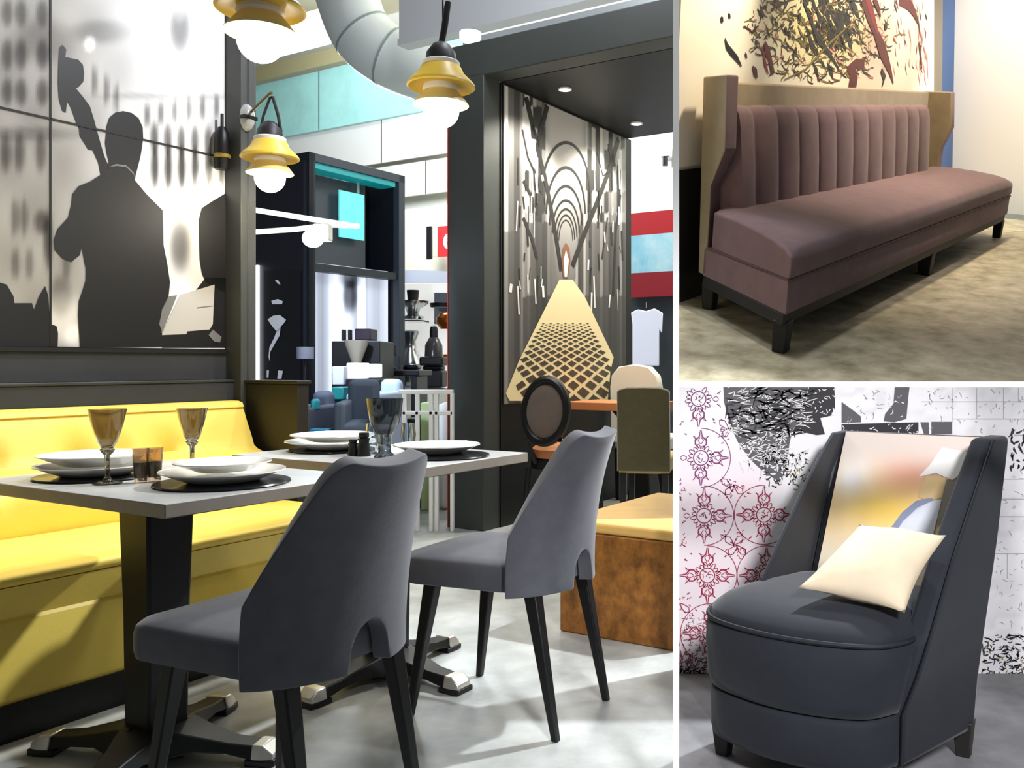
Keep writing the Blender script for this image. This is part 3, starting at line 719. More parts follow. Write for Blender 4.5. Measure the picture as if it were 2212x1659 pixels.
far('paper_bag', 'grey white paper bag standing left of the cube lamps', 'bag', [(717,791,742,832,6.1,.1)], mat('grey_paper', (196,200,208), .7))
t = thing('drum_lamp', 'grey drum shade floor lamp beside the kiosk', 'lamp', atw((zp(659,760,6.0).x, 6.0, 0)))
hz = zp(659,775,6.0).z; b = MB(); b.lathe([(.058,hz),(.058,hz+.08),(.055,hz+.08),(.055,hz)], 24); b.build('shade', mat('grey_shade', (88,90,98), .7), t)
b = MB(); b.tube([(0,0,.02),(0,0,hz+.04)], .008, 8); b.build('pole', M_blackm, t); b = MB(); b.lathe([(0,0),(.11,0),(.11,.015),(0,.02)], 24); b.build('base', M_blackm, t)
def lounge(label, x0, x1, ytop, yseat, z, m, rot=0):
    w = (x1-x0)/F*z; q = zp((x0+x1)/2, ytop, z); hs = zp(0, yseat, z).z
    t = thing('lounge_chair', label, 'chair', atw((q.x, z, 0), rot))
    b = MB(); b.box(-w/2, w/2, 0, .10, .3, q.z); b.build('backrest', m, t, bevel=.04, seg=4)
    b = MB(); b.box(-w/2, w/2, -.48, 0.02, .28, max(.36, hs)); b.build('seat', m, t, bevel=.03, seg=3)
    for x in (-1, 1):
        b = MB(); b.box(x*w/2-.03, x*w/2+.03, -.48, .08, .28, (hs+q.z)/2); b.build('armrest', m, t, bevel=.02, seg=3)
        for y in (-.42, .04):
            b = MB(); b.tube([(x*(w/2-.03), y, .29), (x*(w/2-.02), y, 0)], [.018, .012], 8); b.build('leg', M_black, t)
lounge('blue grey lounge chair with a broad back behind the second table', 752, 818, 820, 905, 5.4, M_bg, math.radians(12))
lounge('pale blue lounge chair right of the blue grey one', 818, 864, 819, 870, 6.05, mat('pale_blue_fabric', (186,204,232), .7), math.radians(-6))
lounge('slate blue lounge chair with a low back, just right of the return wall', 672, 716, 845, 900, 5.7, mat('slate_fabric', (62,68,84), .7), 0)
far('teal_crate', 'teal crate on a shelf behind the blue grey chair', 'crate', [(716,836,742,864,5.9,.15),(*toground(718,740,864,5.92),.1)], mat('teal_plastic', (24,120,120), .5, var=.3))
far('turquoise_cushion', 'turquoise cushion on the slate blue chair', 'cushion', [(669,862,681,889,5.3,.1)], mat('turquoise_fabric', (30,150,170), .6), None, .02)
far('blue_tray_table', 'low table with a bright blue top beyond the second table', 'table', [(668,927,710,945,4.95,.10), (*toground(672,676,945,5.0),.03), (*toground(702,706,945,5.0),.03)], mat('blue_top', (40,140,190), .3))
far('side_table', 'dark side table loaded with small black wares', 'table', [(806,800,905,812,7.2,.5), (*toground(812,824,812,7.2),.4), (*toground(888,900,812,7.2),.4)], M_bk)
q = zp(843, 799, 7.45); t = thing('table_lamp', 'small navy table lamp on the dark side table', 'lamp', atw(q))
b = MB(); b.lathe([(0,0),(.05,0),(.05,.02),(.015,.035),(.012,.13),(0,.13)], 20); b.build('base', M_bk, t)
b = MB(); b.lathe([(.062,.115),(.054,.205),(.050,.205),(.058,.115)], 24); b.build('shade', mat('navy_shade', (20,24,40), .6), t)
far('black_bowl', 'flat black bowl on the right half of the side table', 'bowl', [(868,787,902,799,7.35,.15)], mat('black_glaze', (22,26,34), .2), None, .02)
# shining display of metal ware
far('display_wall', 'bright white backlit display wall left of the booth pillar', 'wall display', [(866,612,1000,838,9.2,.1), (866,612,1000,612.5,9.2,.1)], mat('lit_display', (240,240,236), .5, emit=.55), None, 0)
far('grey_display_panel', 'grey panel on the display wall beside the pillar', 'panel', [(938,632,978,700,9.1,.08)], mat('grey_panel', (84,88,92), .4, metal=.3), None, 0)
def bottle(name, label, px, py, z, prof, m, sc=1):
    b = MB(); b.lathe([(r*sc, h*sc) for r, h in prof], 20); return tag(b.build(name, m, M=atw(zp(px, py, z)), ang=50), label, 'vessel')
jug = [(0,0),(.07,0),(.10,.04),(.105,.12),(.09,.2),(.05,.27),(.04,.33),(.07,.40),(.05,.41),(0,.40)]
M_st = mat('polished_steel', (196,200,204), .18, metal=1)
far('display_counter', 'white counter under the steel jugs', 'counter', [(868,838,985,850,8.4,.5), (*toground(868,880,850,8.45),.4), (*toground(970,984,850,8.45),.4)], mat('counter_white', (228,228,222), .5))
bottle('steel_jug', 'tall steel jug on the white counter by the kiosk post', 886, 837, 8.6, jug, M_st, 1.35)
bottle('steel_urn', 'steel urn with a wide top on the shelf over the jug', 892, 690, 8.7, [(0,0),(.11,0),(.13,.03),(.06,.06),(.08,.12),(.16,.17),(.17,.2),(0,.2)], M_st, .9)
bottle('black_cup', 'upper black cup on the metal ware shelf', 892, 649, 8.7, [(0,0),(.05,0),(.06,.1),(0,.1)], M_bk)
bottle('black_pan', 'flat black pan hung by the grey display panel', 957, 664, 8.7, [(0,0),(.12,0),(.13,.04),(0,.05)], M_bk)
far('ware_shelf', 'thin steel shelf carrying the urn', 'shelf', [(868,691,912,694,8.6,.3)], M_st, None, 0)
t = thing('coffee_machine', 'dark coffee machine with a glass hopper on the display counter', 'appliance', atw((zp(931,836,8.2).x, 8.2, 0)))
q = lambda y: zp(931, y, 8.2).z
k = 1/F*8.2
b = MB(); b.box(-24*k, 24*k, 0, .25, q(838), q(800)); b.box(-26*k, 26*k, 0, .25, q(790), q(770)); b.box(-22*k, 20*k, .05, .25, q(800), q(790)); b.build('body', M_bk, t, bevel=.02)
b = MB(); b.loft([[(x*w*k, .12+y*w*k, q(yy)) for x, y in ell(16, 1, 1)] for yy, w in ((770,20),(745,19),(732,12),(728,9))]); b.build('hopper', mat('smoky_plastic', (70,66,66), .2), t)
b = MB(); b.loft([[(x*w*k, .12+y*w*k, q(yy)) for x, y in ell(16, 1, 1)] for yy, w in ((728,9),(712,9),(704,7),(702,2))]); b.build('lid', M_bk, t)
bottle('copper_pot', 'round copper pot at the very edge of the booth pillar', 972, 711, 8.6, [(0,0),(.09,0),(.13,.05),(.13,.11),(.09,.155),(0,.16)], mat('copper', (190,104,40), .25, metal=.8))
far('copper_tin', 'small copper coloured tin lower beside the pillar', 'tin', [(957,765,972,785,8.5,.1)], mat('copper2', (196,120,48), .35, metal=.6))
t = thing('white_railing', 'white painted railing beyond the second table', 'railing', Matrix.Identity(4))
b = MB(); zb(b, 860, 842, 978, 852, 5.6, .05); b.build('top_rail', M_white, t, bevel=.005); b = MB(); zb(b, 868, 888, 978, 897, 5.6, .04); b.build('mid_rail', M_white, t, bevel=.005)
for x in (868, 896, 926, 938, 972):
    b = MB(); zb(b, x, 850, x+8, PY+HC*F/5.6, 5.6, .04); b.build('post', M_white, t, bevel=.004)
far('green_box', 'pale green box on the floor behind the railing', 'box', [(*toground(908,930,870,6.4),.3)], mat('pale_green', (176,196,140), .6))
far('black_bin', 'black bin behind the railing', 'bin', [(*toground(872,899,905,6.35),.25)], M_bk)
far('white_sack', 'white bulging sack behind the railing, near the pillar', 'sack', [(*toground(938,975,870,6.4),.35)], mat('sack_white', (226,228,222), .8), None, .06)
# fascia, flag
b = MB(); ubox(b, 866, 446, 1000, 600, UW-1.2, .06); tag(b.build('beige_fascia', mat('beige_panel', (226,222,200), .6), M=RM), 'beige fascia panel behind the red flag', 'panel')
b = MB(); n = 20
vv = [lerp(on_u(860,600,UW-1.5).x, on_u(1000,600,UW-1.5).x, i/n) for i in range(n+1)]
zt, zb_ = on_u(930, 592, UW-1.5).z, on_u(930, 624, UW-1.5).z
b.loft([[(v, UW-1.5+.5*math.sin(math.pi*i/n)*-1, zb_), (v, UW-1.4, zb_), (v, UW-1.4, zt), (v, UW-1.5+.5*math.sin(math.pi*i/n)*-1, zt)] for i, v in enumerate(vv)]); tag(b.build('curved_valance', mat('silver_valance', (178,184,200), .4), M=RM), 'curved silver valance under the beige fascia', 'valance')
t = thing('red_flag', 'red hanging flag with a pale disc emblem, left of the booth pillar', 'flag', RM)
UF = UW-1.5
b = MB(); ubox(b, 945, 487, 1000, 553, UF, .02); b.build('cloth', mat('red_cloth', (206,40,44), .7, var=.08), t)
b = MB(); c = on_u(972, 521, UF); R_ = 21*c.y/F*1.15
b.poly([(c.x+R_*math.cos(2*math.pi*i/32), UF-.004, c.z+R_*math.sin(2*math.pi*i/32)) for i in range(32)], 0)
for a, l in ((70,.8),(110,.8),(90,.95),(45,.6),(135,.6)):
    p0 = Vector((c.x, UF-.006, c.z-R_*.55)); p1 = p0+Vector((math.cos(math.radians(a))*R_*l*1.2, 0, math.sin(math.radians(a))*R_*l*1.2))
    b.ribbon([p0, (p0+p1)/2, p1], [.01, .035, .01], (0,1,0), 1)
b.build('disc_emblem', [mat('pale_disc', (240,226,220), .7), mat('emblem_rose', (206,120,112), .7)], t, smooth=False, fix=False)
b = MB(); ubox(b, 921, 489, 931, 560, UF, .03); ubox(b, 931, 489, 945, 553, UF+.03, .02, 1); b.build('pole', [M_bk, mat('pale_strip', (214,206,176), .6)], t)
# stand seen through the open end of the booth
US = 8.6
def stand(name, label, cat, y0, y1, m, x0=1352, x1=1462, d=0):
    b = MB(); ubox(b, x0, y0, x1, y1, US-d, .05); return tag(b.build(name, m, M=RM, smooth=False), label, cat)
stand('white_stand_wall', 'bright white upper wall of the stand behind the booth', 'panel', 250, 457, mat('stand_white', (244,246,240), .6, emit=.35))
stand('red_board', 'upper red board of the stand behind the booth', 'board', 457, 506, mat('board_red', (176,30,36), .5))
t = stand('blue_poster', 'sky blue poster between the two red boards', 'poster', 506, 588, mat('sky_poster', (96,180,206), .5, var=.2, vscale=2.4, col2=(190,220,226)))
stand('red_board', 'lower red board of the stand behind the booth', 'board', 588, 641, mat('board_red2', (140,24,34), .5))
stand('dark_fascia', 'dark band under the lower red board', 'panel', 641, 1100, mat('stand_dark', (50,54,58), .5), d=-.09)
t = thing('hung_shirt', 'white shirt hanging under the red boards', 'shirt', RM)
b = MB(); pts = [(1363,675),(1378,668),(1396,672),(1414,666),(1432,676),(1430,720),(1424,712),(1424,790),(1366,790),(1366,700)]
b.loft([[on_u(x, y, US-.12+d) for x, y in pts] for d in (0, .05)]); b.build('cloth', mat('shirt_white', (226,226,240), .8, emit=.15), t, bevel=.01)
b = MB(); q = on_u(1396, 665, US-.1); b.tube([(q.x, q.y, q.z), (q.x, q.y, q.z+.06)], .006, 6); b.build('hanger', M_st, t)
t = thing('stand_spotlight', 'small black spotlight on the white stand wall', 'lamp', RM)
b = MB(); q = on_u(1437, 352, US-.15); b.tube([(q.x, q.y, q.z+.07), (q.x, q.y, q.z-.03)], .03, 12); b.build('body', M_bk, t)
b = MB(); b.box(q.x-.05, q.x+.05, q.y, q.y+.15, q.z+.06, q.z+.075); b.build('bracket', M_st, t)
b = MB(); ubox(b, 1355, 1030, 1430, 1050, 6.75, .4); tag(b.build('blue_podium', mat('blue_podium', (52,140,200), .5), M=RM), 'low blue podium seen between the legs of the olive green chair', 'podium')
# ================================================================== white display frame dividing the show areas
ya = math.atan((1460-PX)/F)
fz, fd = 2.0, .11
M_fr = mat('white_frame', (252,252,250), .5)
def frame_pt(px, py, k): return zp(px, py, fz).lerp(Vector((0,0,HC)), -k*fd/fz)
b = MB()
pz0, pz1 = PY+(HC-0)*F/fz, -60
b.loft([[frame_pt(x, y, k) for x, y in ((1453.5,pz0),(1467,pz0),(1467,pz1),(1453.5,pz1))] for k in (0, 1)])
b.v = [(x, y, max(0, z)) for x, y, z in b.v]
struct(b.build('trim_4', M_fr, smooth=False))
b = MB(); b.loft([[frame_pt(x, y, k) for x, y in ((1467.3,836),(2460,836),(2460,824),(1467.3,824))] for k in (0, 1)])
struct(b.build('trim_5', M_fr, smooth=False))
b = MB(); x0 = frame_pt(2460, 830, 0).x; b.box(x0, x0+.02, fz, fz+fd, 0, 2.0); struct(b.build('trim_6', M_fr, smooth=False))

# ================================================================== raked platform with the long mauve sofa
SM = Matrix(((.55954,-.8282,.03161,.388195),(.79556,.52601,-.30068,4.765217),(.2324,.19339,.9532,.289438+HC),(0,0,0,1)))
SI = SM.inverted()
def sp(px, py, d):
    """point of the plane d in front of the sofa's back seen at this pixel, in the sofa's frame (x along, y back, z up)"""
    o = SI @ Vector((0,0,HC)); q = SI @ zp(px, py, 1.0)
    r = q-o; s = (-d-o.y)/r.y
    return o+r*s
def sw(x, d, h): return SM @ Vector((x, -d, h))
def cut(o, co, no):
    """trim a structural mesh at a plane (world)"""
    bm = bmesh.new(); bm.from_mesh(o.data)
    I = o.matrix_world.inverted(); c2 = I @ Vector(co); n2 = (o.matrix_world.to_3x3().transposed() @ Vector(no))
    bmesh.ops.bisect_plane(bm, geom=bm.verts[:]+bm.edges[:]+bm.faces[:], plane_co=c2, plane_no=n2, clear_outer=True)
    bmesh.ops.holes_fill(bm, edges=[e for e in bm.edges if e.is_boundary], sides=0)
    bmesh.ops.recalc_face_normals(bm, faces=bm.faces)
    bm.to_mesh(o.data); bm.free()
LEFT = ((0,0,HC), (-1, (1460-PX)/F, 0)); LOW = ((0,0,HC), (0, -(830-PY)/F, -1))
M_sfloor = mat('warm_mottled_concrete', (188,180,154), .5, var=.3, vscale=6.5, bump=.05, bscale=40, col2=(128,118,92))
b = MB(); b.box(-1.6, 5.25, -2.2, .19, -.05, 0); o = struct(b.build('floor_platform', M_sfloor, M=SM, smooth=False)); cut(o, *LEFT); cut(o, *LOW)
M_cream = mat('cream_wall', (255,246,228), .6)
M_wains = mat('dark_wainscot', (34,34,32), .5)
b = MB(); b.box(-.5, 5.62, .16, .22, 0, 2.45); b.box(-.5, 4.4, .15, .16, 0, .72, 1)
def slant(x0, x1, m): b.loft([[(x0+.56, y, 0), (x1+.56, y, 0), (x1-.60, y, 2.45), (x0-.60, y, 2.45)] for y in (.15, .16)], m=m)
slant(4.42, 4.72, 2); slant(4.72, 5.12, 3)
o = struct(b.build('wall_sofa', [M_cream, M_wains, mat('grey_wall_strip', (120,112,100), .5), mat('blue_wall_strip', (50,82,128), .5)], M=SM, smooth=False)); cut(o, *LEFT)
b = MB(); b.loft([[(5.12+.565, y, 0), (5.18+.565, y, 0), (5.18-.60, y, 2.45), (5.12-.60, y, 2.45)] for y in (-1.7, .16)]); struct(b.build('wall_right', mat('pale_wall', (255,248,238), .6), M=SM, smooth=False))

# splatter painting
rs = random.Random(11)
b = MB()
DA = -.138
def artc(px, py):
    k = .5+.5*math.sin(px*.021+py*.017)*math.sin(py*.03+1.3)
    c = [255, 246+4*k, 226+12*k]
    q = math.exp(-(((px-1770)/110)**2+((py-70)/80)**2)); c = [c[0]-14*q, c[1]-16*q, c[2]-70*q]
    q = math.exp(-(((px-1900)/70)**2+((py-90)/90)**2)); c = [c[0], c[1]-34*q, c[2]-24*q]
    return lin([max(0, min(255, x)) for x in c])
x0, x1, h0, h1 = -.09, 4.25, .74, 2.35
def apx(x, h):
    q = sw(x, DA, h); return PX+q.x/q.y*F, PY-(q.z-HC)/q.y*F
b.grid(lambda s, t: (lerp(x0, x1+.36-.47*(lerp(h0, h1, t)-h0), s), -DA, lerp(h0, h1, t)), 90, 40, 0, lambda s, t: artc(*apx(lerp(x0, x1, s), lerp(h0, h1, t))))
b.loft([[(x0, y, h0), (x1+.36, y, h0), (x1+.36-.47*(h1-h0), y, h1), (x0, y, h1)] for y in (.139, .149)], m=1)
def st(pts, w, m, k=0):
    b.ribbon([sp(x, y, DA+.0012+.0004*k) for x, y in pts], w, (0,-1,0), m)
def blot(pts, m, k=0): b.poly([sp(x, y, DA+.0014+.0004*k) for x, y in pts], m)
# m: 2 black, 3 red, 4 dark red, 5 olive, 6 pink
for i in range(330):
    a, r = rs.uniform(0, 2*math.pi), rs.random()**.6
    cx, cy = 1775+150*r*math.cos(a), 62+112*r*math.sin(a)
    if cy > 188 or cx > 2005 or cx < 1560: continue
    l = rs.uniform(3, 16)*(1.3-r*.6); th = math.radians(rs.choice((60, 70, 110, 120, 130, 40))+rs.uniform(-25, 25))
    dx, dy = math.cos(th)*l, math.sin(th)*l
    m = rs.choices((2,5,4,6), (6,3,1,1))[0]
    z = rs.uniform(.006, .03)*(1.2-r*.6)
    st([(cx-dx, cy-dy), (cx+rs.uniform(-3,3), cy+rs.uniform(-3,3)), (cx+dx, cy+dy)], [z*.3, z, z*.2], m, i % 5)
for i in range(110):
    x, y = rs.gauss(1806, 26), rs.gauss(48, 42); l = rs.uniform(6, 24)
    if 0 < y < 180: st([(x-l*.4, y-l), (x, y), (x+l*.35, y+l)], [.004, rs.uniform(.02,.06), .004], 2, i % 4)
for i in range(46):
    x, y = rs.uniform(1930, 2000), rs.uniform(0, 175); l = rs.uniform(5, 22)
    st([(x, y-l), (x+rs.uniform(-3,3), y), (x+rs.uniform(-2,6), y+l)], [.003, rs.uniform(.008,.03), .003], rs.choice((3,4,6,2,6)), i % 4)
for i in range(260):
    a, r = rs.uniform(0, 2*math.pi), rs.random()**.55
    x, y = 1780+165*r*math.cos(a), 66+115*r*math.sin(a); th = rs.uniform(0, 6.28); P = []
    for k in range(7):
        P.append((x, y)); th += rs.uniform(-.9, .9); x += math.cos(th)*4.2; y += math.sin(th)*4.2
    if all(1555 < p[0] < 1995 and -20 < p[1] < 186 for p in P): st(P, [rs.uniform(.003, .012)]*7, rs.choices((2,5,4,6), (6,4,2,2))[0], i % 5)
st([(1566,82),(1571,100),(1580,112),(1592,126),(1602,143)], [.006,.03,.035,.03,.008], 2, 6); st([(1626,143),(1632,156),(1636,168)], [.01,.05,.01], 4, 6)
st([(1652,92),(1658,112),(1664,128),(1670,158),(1662,162)], [.03,.06,.04,.05,.01], 4, 6); st([(1646,100),(1654,140),(1660,160)], [.01,.03,.008], 3, 5)
st([(1736,0),(1750,40),(1768,84),(1790,112),(1812,148)], [.03,.02,.05,.03,.012], 2, 6); st([(1694,172),(1740,150),(1790,95),(1850,40)], [.006,.014,.02,.006], 5, 6); st([(1665,20),(1690,8),(1720,-6)], [.006,.012,.01], 2, 5)
st([(1866,-10),(1880,28),(1892,70),(1905,104),(1916,132),(1924,156),(1930,180)], [.12,.13,.07,.12,.09,.05,.012], 4, 7); st([(1872,-6),(1886,36),(1896,72)], [.05,.07,.03], 3, 8)
blot([(1834,140),(1850,126),(1868,129),(1867,148),(1856,150),(1849,147),(1849,156),(1853,168),(1850,188),(1833,187),(1837,166),(1829,150)], 4, 7)
st([(1888,-5),(1897,16),(1902,36)], [.05,.05,.01], 4, 7); st([(1944,-5),(1964,8),(1976,28),(1985,52),(1988,80)], [.10,.09,.06,.02,.01], 4, 7); st([(1995,100),(2003,125),(2005,170)], [.02,.025,.01], 6, 6)
st([(1904,150),(1911,168),(1906,186)], [.04,.06,.02], 2, 7); st([(1985,90),(1990,130),(1992,150)], [.02,.04,.01], 4, 6)
for x, y, w in ((1560,42,.03),(1576,34,.022),(1914,56,.07),(1728,36,.05),(1777,58,.04),(1719,110,.05),(1745,103,.06),(1698,64,.03),(1706,76,.04),(1634,92,.03),(1612,120,.02)):
    st([(x-2, y-6), (x, y), (x+2, y+6)], [w*.4, w, w*.3], 2, 7)
t = thing('splatter_painting', 'wide cream canvas splashed with black, olive and red paint above the mauve sofa', 'painting', SM)
b.build('canvas', [vmat('canvas_print', .6, .2), mat('canvas_side', (240,230,208), .7), mat('paint_black', (20,16,12), .45), mat('paint_red', (140,14,10), .45), mat('paint_dark_red', (92,6,6), .45), mat('paint_olive', (128,112,58), .5), mat('paint_pink', (216,150,132), .5)], t, M=SM, smooth=False, fix=False)

# ------------------------------------------------------------------ the sofa
M_mauve = mat('mauve_velvet', (112,87,89), .8, sheen=.12, var=.14, vscale=9, bump=.05, bscale=260)
M_mauve_lit = mat('warm_lit_mauve_velvet', (140,124,94), .72, sheen=.3, var=.16, vscale=7, bump=.04, bscale=240)  # sofa shell: warm light on the mauve velvet put into its colour
M_sblack = mat('black_stained_wood', (11,10,10), .55)
sofa = thing('sofa', 'long mauve velvet sofa with a channelled back and tall side wings', 'sofa', SM)
L_, D_ = 3.93, .727
def xl(d): return -.714*d
def xr(d): return L_+.039*d
def sofa_sweep(prof, n=1, bulge=0, s0=0, s1=1):
    b = MB(); rings = []
    for i in range(n+1):
        s = lerp(s0, s1, i/n)
        e = min(1, min(s, 1-s)*n/1.0/1.5) if bulge else 1
        rings.append([(lerp(xl(d), xr(d), s), -d, h+(bulge*0 if not bulge else -bulge*(1-e)*(h > .46))) for d, h in prof])
    return b.loft(rings)
sofa_sweep([(.10,.346),(.727,.346),(.737,.37),(.739,.42),(.733,.455),(.716,.482),(.68,.500),(.60,.520),(.45,.540),(.30,.552),(.10,.552)], 60, .018).build('seat', M_mauve, sofa, bevel=.012, seg=3, ang=40)
sofa_sweep([(.03,.192),(.727,.192),(.730,.21),(.730,.335),(.724,.346),(.03,.346)]).build('seat_base', M_mauve, sofa, bevel=.006)
b = MB(); b.tube([(xl(.06), -.06, .347), (xl(.728), -.730, .347), (xr(.728), -.732, .347)], .006, 6); b.build('piping', mat('mauve_piping', (84,64,68), .7), sofa)
b = MB()
n = 290
X0, CW = .06, .288
prof = [(.06,.50),(.195,.50),(.194,.56),(.178,.75),(.155,.95),(.142,1.01),(.122,1.043),(.09,1.056),(.02,1.05),(-.005,1.0),(.02,.5)]
rings = []
for i in range(n+1):
    x = lerp(X0, .25+11*CW, i/n); w = abs(math.sin(math.pi*(x-.25)/CW))**.27
    rings.append([(x, -(d-(.034*(1-w) if d > .075 else 0)), h-(.012*(1-w) if h > 1.03 else 0)) for d, h in prof])
b.loft(rings); b.build('backrest', M_mauve, sofa, ang=60)
b = MB(); b.loft([[(xl(d)+.06, -d, h) for d, h in pr_] if k == 0 else [(L_-.02, -d, h) for d, h in pr_] for k, pr_ in ((0, [(-.02,.2),(.03,.2),(-.015,1.165),(-.065,1.171)]), (1, [(-.02,.2),(.03,.2),(-.015,1.15),(-.065,1.156)]))]); b.build('back_board', M_mauve_lit, sofa, bevel=.008)
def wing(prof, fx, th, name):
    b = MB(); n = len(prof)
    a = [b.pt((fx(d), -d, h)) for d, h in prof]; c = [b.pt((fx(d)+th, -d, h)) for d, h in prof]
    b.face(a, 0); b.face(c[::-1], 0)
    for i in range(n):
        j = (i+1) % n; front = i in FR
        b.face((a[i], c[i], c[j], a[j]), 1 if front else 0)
    return b.build(name, [M_mauve_lit, M_mauve], sofa, bevel=.010, seg=3)
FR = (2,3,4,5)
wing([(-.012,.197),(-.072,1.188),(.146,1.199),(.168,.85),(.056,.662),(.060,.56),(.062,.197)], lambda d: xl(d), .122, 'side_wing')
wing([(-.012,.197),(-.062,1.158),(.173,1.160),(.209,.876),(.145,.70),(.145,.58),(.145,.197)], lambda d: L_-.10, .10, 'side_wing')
sofa_sweep([(.04,.135),(.70,.135),(.715,.14),(.715,.192),(.04,.192)]).build('base_rail', M_sblack, sofa, bevel=.004)
def sleg(x, d, w=.075):
    b = MB(); b.box(x-w/2, x+w/2, -d-w/2, -d+w/2, 0, .15, tx=.006, ty=.006); b.build('leg', M_sblack, sofa, bevel=.006)
sleg(xl(.68)+.045, .685); sleg(xr(.68)-.05, .685); sleg(.06, .04); sleg(L_-.06, .05); sleg(1.85, .675, .09); sleg(1.85, .08, .08)
# ================================================================== armchair corner
ZW = 3.03
b = MB(); b.prism([(KP*1.95, 1.95),(2.3,1.95),(2.3,ZW),(KP*ZW,ZW)], .0005, .003); struct(b.build('floor_corner', mat('grey_concrete', (150,150,152), .5, var=.3, vscale=4, bump=.04, bscale=30, col2=(104,104,106)), smooth=False))
b = MB(); b.box(.02, 2.2, ZW, ZW+.05, 0, .988); o = struct(b.build('wall_collage', mat('white_plaster', (244,242,242), .7), smooth=False)); cut(o, *LEFT)
WN = (0,-1,0)
def wp(px, py, k=0):
    q = zp(px, py, ZW-.0012-.0005*k); return q
b = MB()
def wc(px, py):
    base = [247, 245, 246]
    pink = (1-sstep(1600, 1740, px+ (py-1000)*.05))*sstep(860, 1050, py)
    base = [base[0]-2*pink, base[1]-14*pink, base[2]-10*pink]
    r = random.Random(int(px/22)*31+int(py/18)*57).random()
    if px > 1780: base = [c-16*r*r for c in base]
    return lin(base)
b.grid(lambda s, t: tuple(zp(lerp(1461, 2330, s), lerp(1454, 828, t), ZW-.0006)), 80, 50, 0, lambda s, t: wc(lerp(1461, 2330, s), lerp(1470, 828, t)))
def wr(pts, w, m, k=1): b.ribbon([wp(x, y, k) for x, y in pts], w/F*ZW if not isinstance(w, list) else [q/F*ZW for q in w], WN, m)
def wpoly(pts, m, k=1): b.poly([wp(x, y, k) for x, y in pts], m)
rw = random.Random(5)
def inplate(x, y): return x > 1562+max(0, (y-838))**1.45*.046 and x < 1900
def rosette(cx, cy, m, sc=1, fade=1):
    ok = lambda x, y: 1466 < x < 1760 and 836 < y < 1474 and not inplate(x-2, y)
    if not ok(cx, cy): return
    def S(pts, w):
        pts = [(cx+x*sc, cy+y*sc) for x, y in pts]
        if all(ok(x, y) for x, y in pts): wr(pts, w, m)
    S([(16*math.cos(a), 16*math.sin(a)) for a in [i*math.pi/12 for i in range(25)]], 2.4)
    for i in range(14):
        a, r = rw.uniform(0, 6.28), rw.uniform(2, 11); S([(r*math.cos(a), r*math.sin(a)), (r*math.cos(a)+rw.uniform(-6,6), r*math.sin(a)+rw.uniform(-6,6))], 1.6)
    for i in range(16):
        a = math.pi*(i+.5)/8; L = 27 if i % 2 else 24
        c, s = math.cos(a), math.sin(a)
        S([(18*c-4*s, 18*s+4*c), (L*c-3*s, L*s+3*c), ((L+3)*c, (L+3)*s), (L*c+3*s, L*s-3*c), (18*c+4*s, 18*s-4*c)], 1.8)
    for i in range(4):
        a = math.pi*i/2; c, s = math.cos(a), math.sin(a)
        def Q(u, v): return (u*c-v*s, u*s+v*c)
        for sg in (-1, 1):
            S([Q(20, 3*sg), Q(30, 12*sg), Q(38, 12*sg), Q(46, 3*sg), Q(60, 1*sg)], [2, 3.4, 4, 3, 1.5])
            S([Q(30, 1*sg), Q(38, 6*sg), Q(44, 1*sg)], 1.8)
            S([Q(40, 11*sg), Q(48, 17*sg), Q(44, 10*sg)], [2, 3, 1])
    for i in range(4):
        a = math.pi*i/2+math.pi/4; c, s = math.cos(a), math.sin(a)
        def Q(u, v): return (u*c-v*s, u*s+v*c)
        S([(64*math.cos(q), 64*math.sin(q)) for q in [a-math.pi/4+math.pi/2*k/10 for k in range(11)]], 1.7); S([Q(64,0),Q(72,7),Q(84,4),Q(92,0)],1.8); S([Q(64,0),Q(72,-7),Q(84,-4),Q(92,0)],1.8)
        for k in range(9):
            u, v = rw.uniform(50, 90), rw.uniform(-14, 14); S([Q(u, v), Q(u+4, v+rw.uniform(-4,4)), Q(u+6, v)], [1, 2.2, .8])
for cx, cy, m in ((1509,862,1),(1514,989,1),(1521,1114,2),(1650,1112,3),(1528,1243,3),(1656,1243,3),(1534,1368,3),(1640,990,2),(1764,1112,3)):
    rosette(cx, cy, m)
def scrib(x0, x1, y0, y1, n, m, w=1.8, L=14, flat=.5):
    for i in range(n):
        x, y = rw.uniform(x0, x1), rw.uniform(y0, y1); a = rw.uniform(-.6, .6)+(math.pi/2 if rw.random() > flat else 0); l = rw.uniform(.3, 1)*L
        p = [(x, y), (x+math.cos(a)*l*.5+rw.uniform(-3,3), y+math.sin(a)*l*.5+rw.uniform(-3,3)), (x+math.cos(a)*l, y+math.sin(a)*l)]
        if all(1463 < q[0] and 828 < q[1] < 1472 for q in p): wr(p, [w*.4, w, w*.3], m, 3)
scrib(1468, 1530, 1330, 1400, 50, 6, 1.6, 16); scrib(1468, 1528, 1400, 1468, 110, 6, 2.0, 16); scrib(1468, 1520, 1440, 1468, 50, 4, 3, 12)
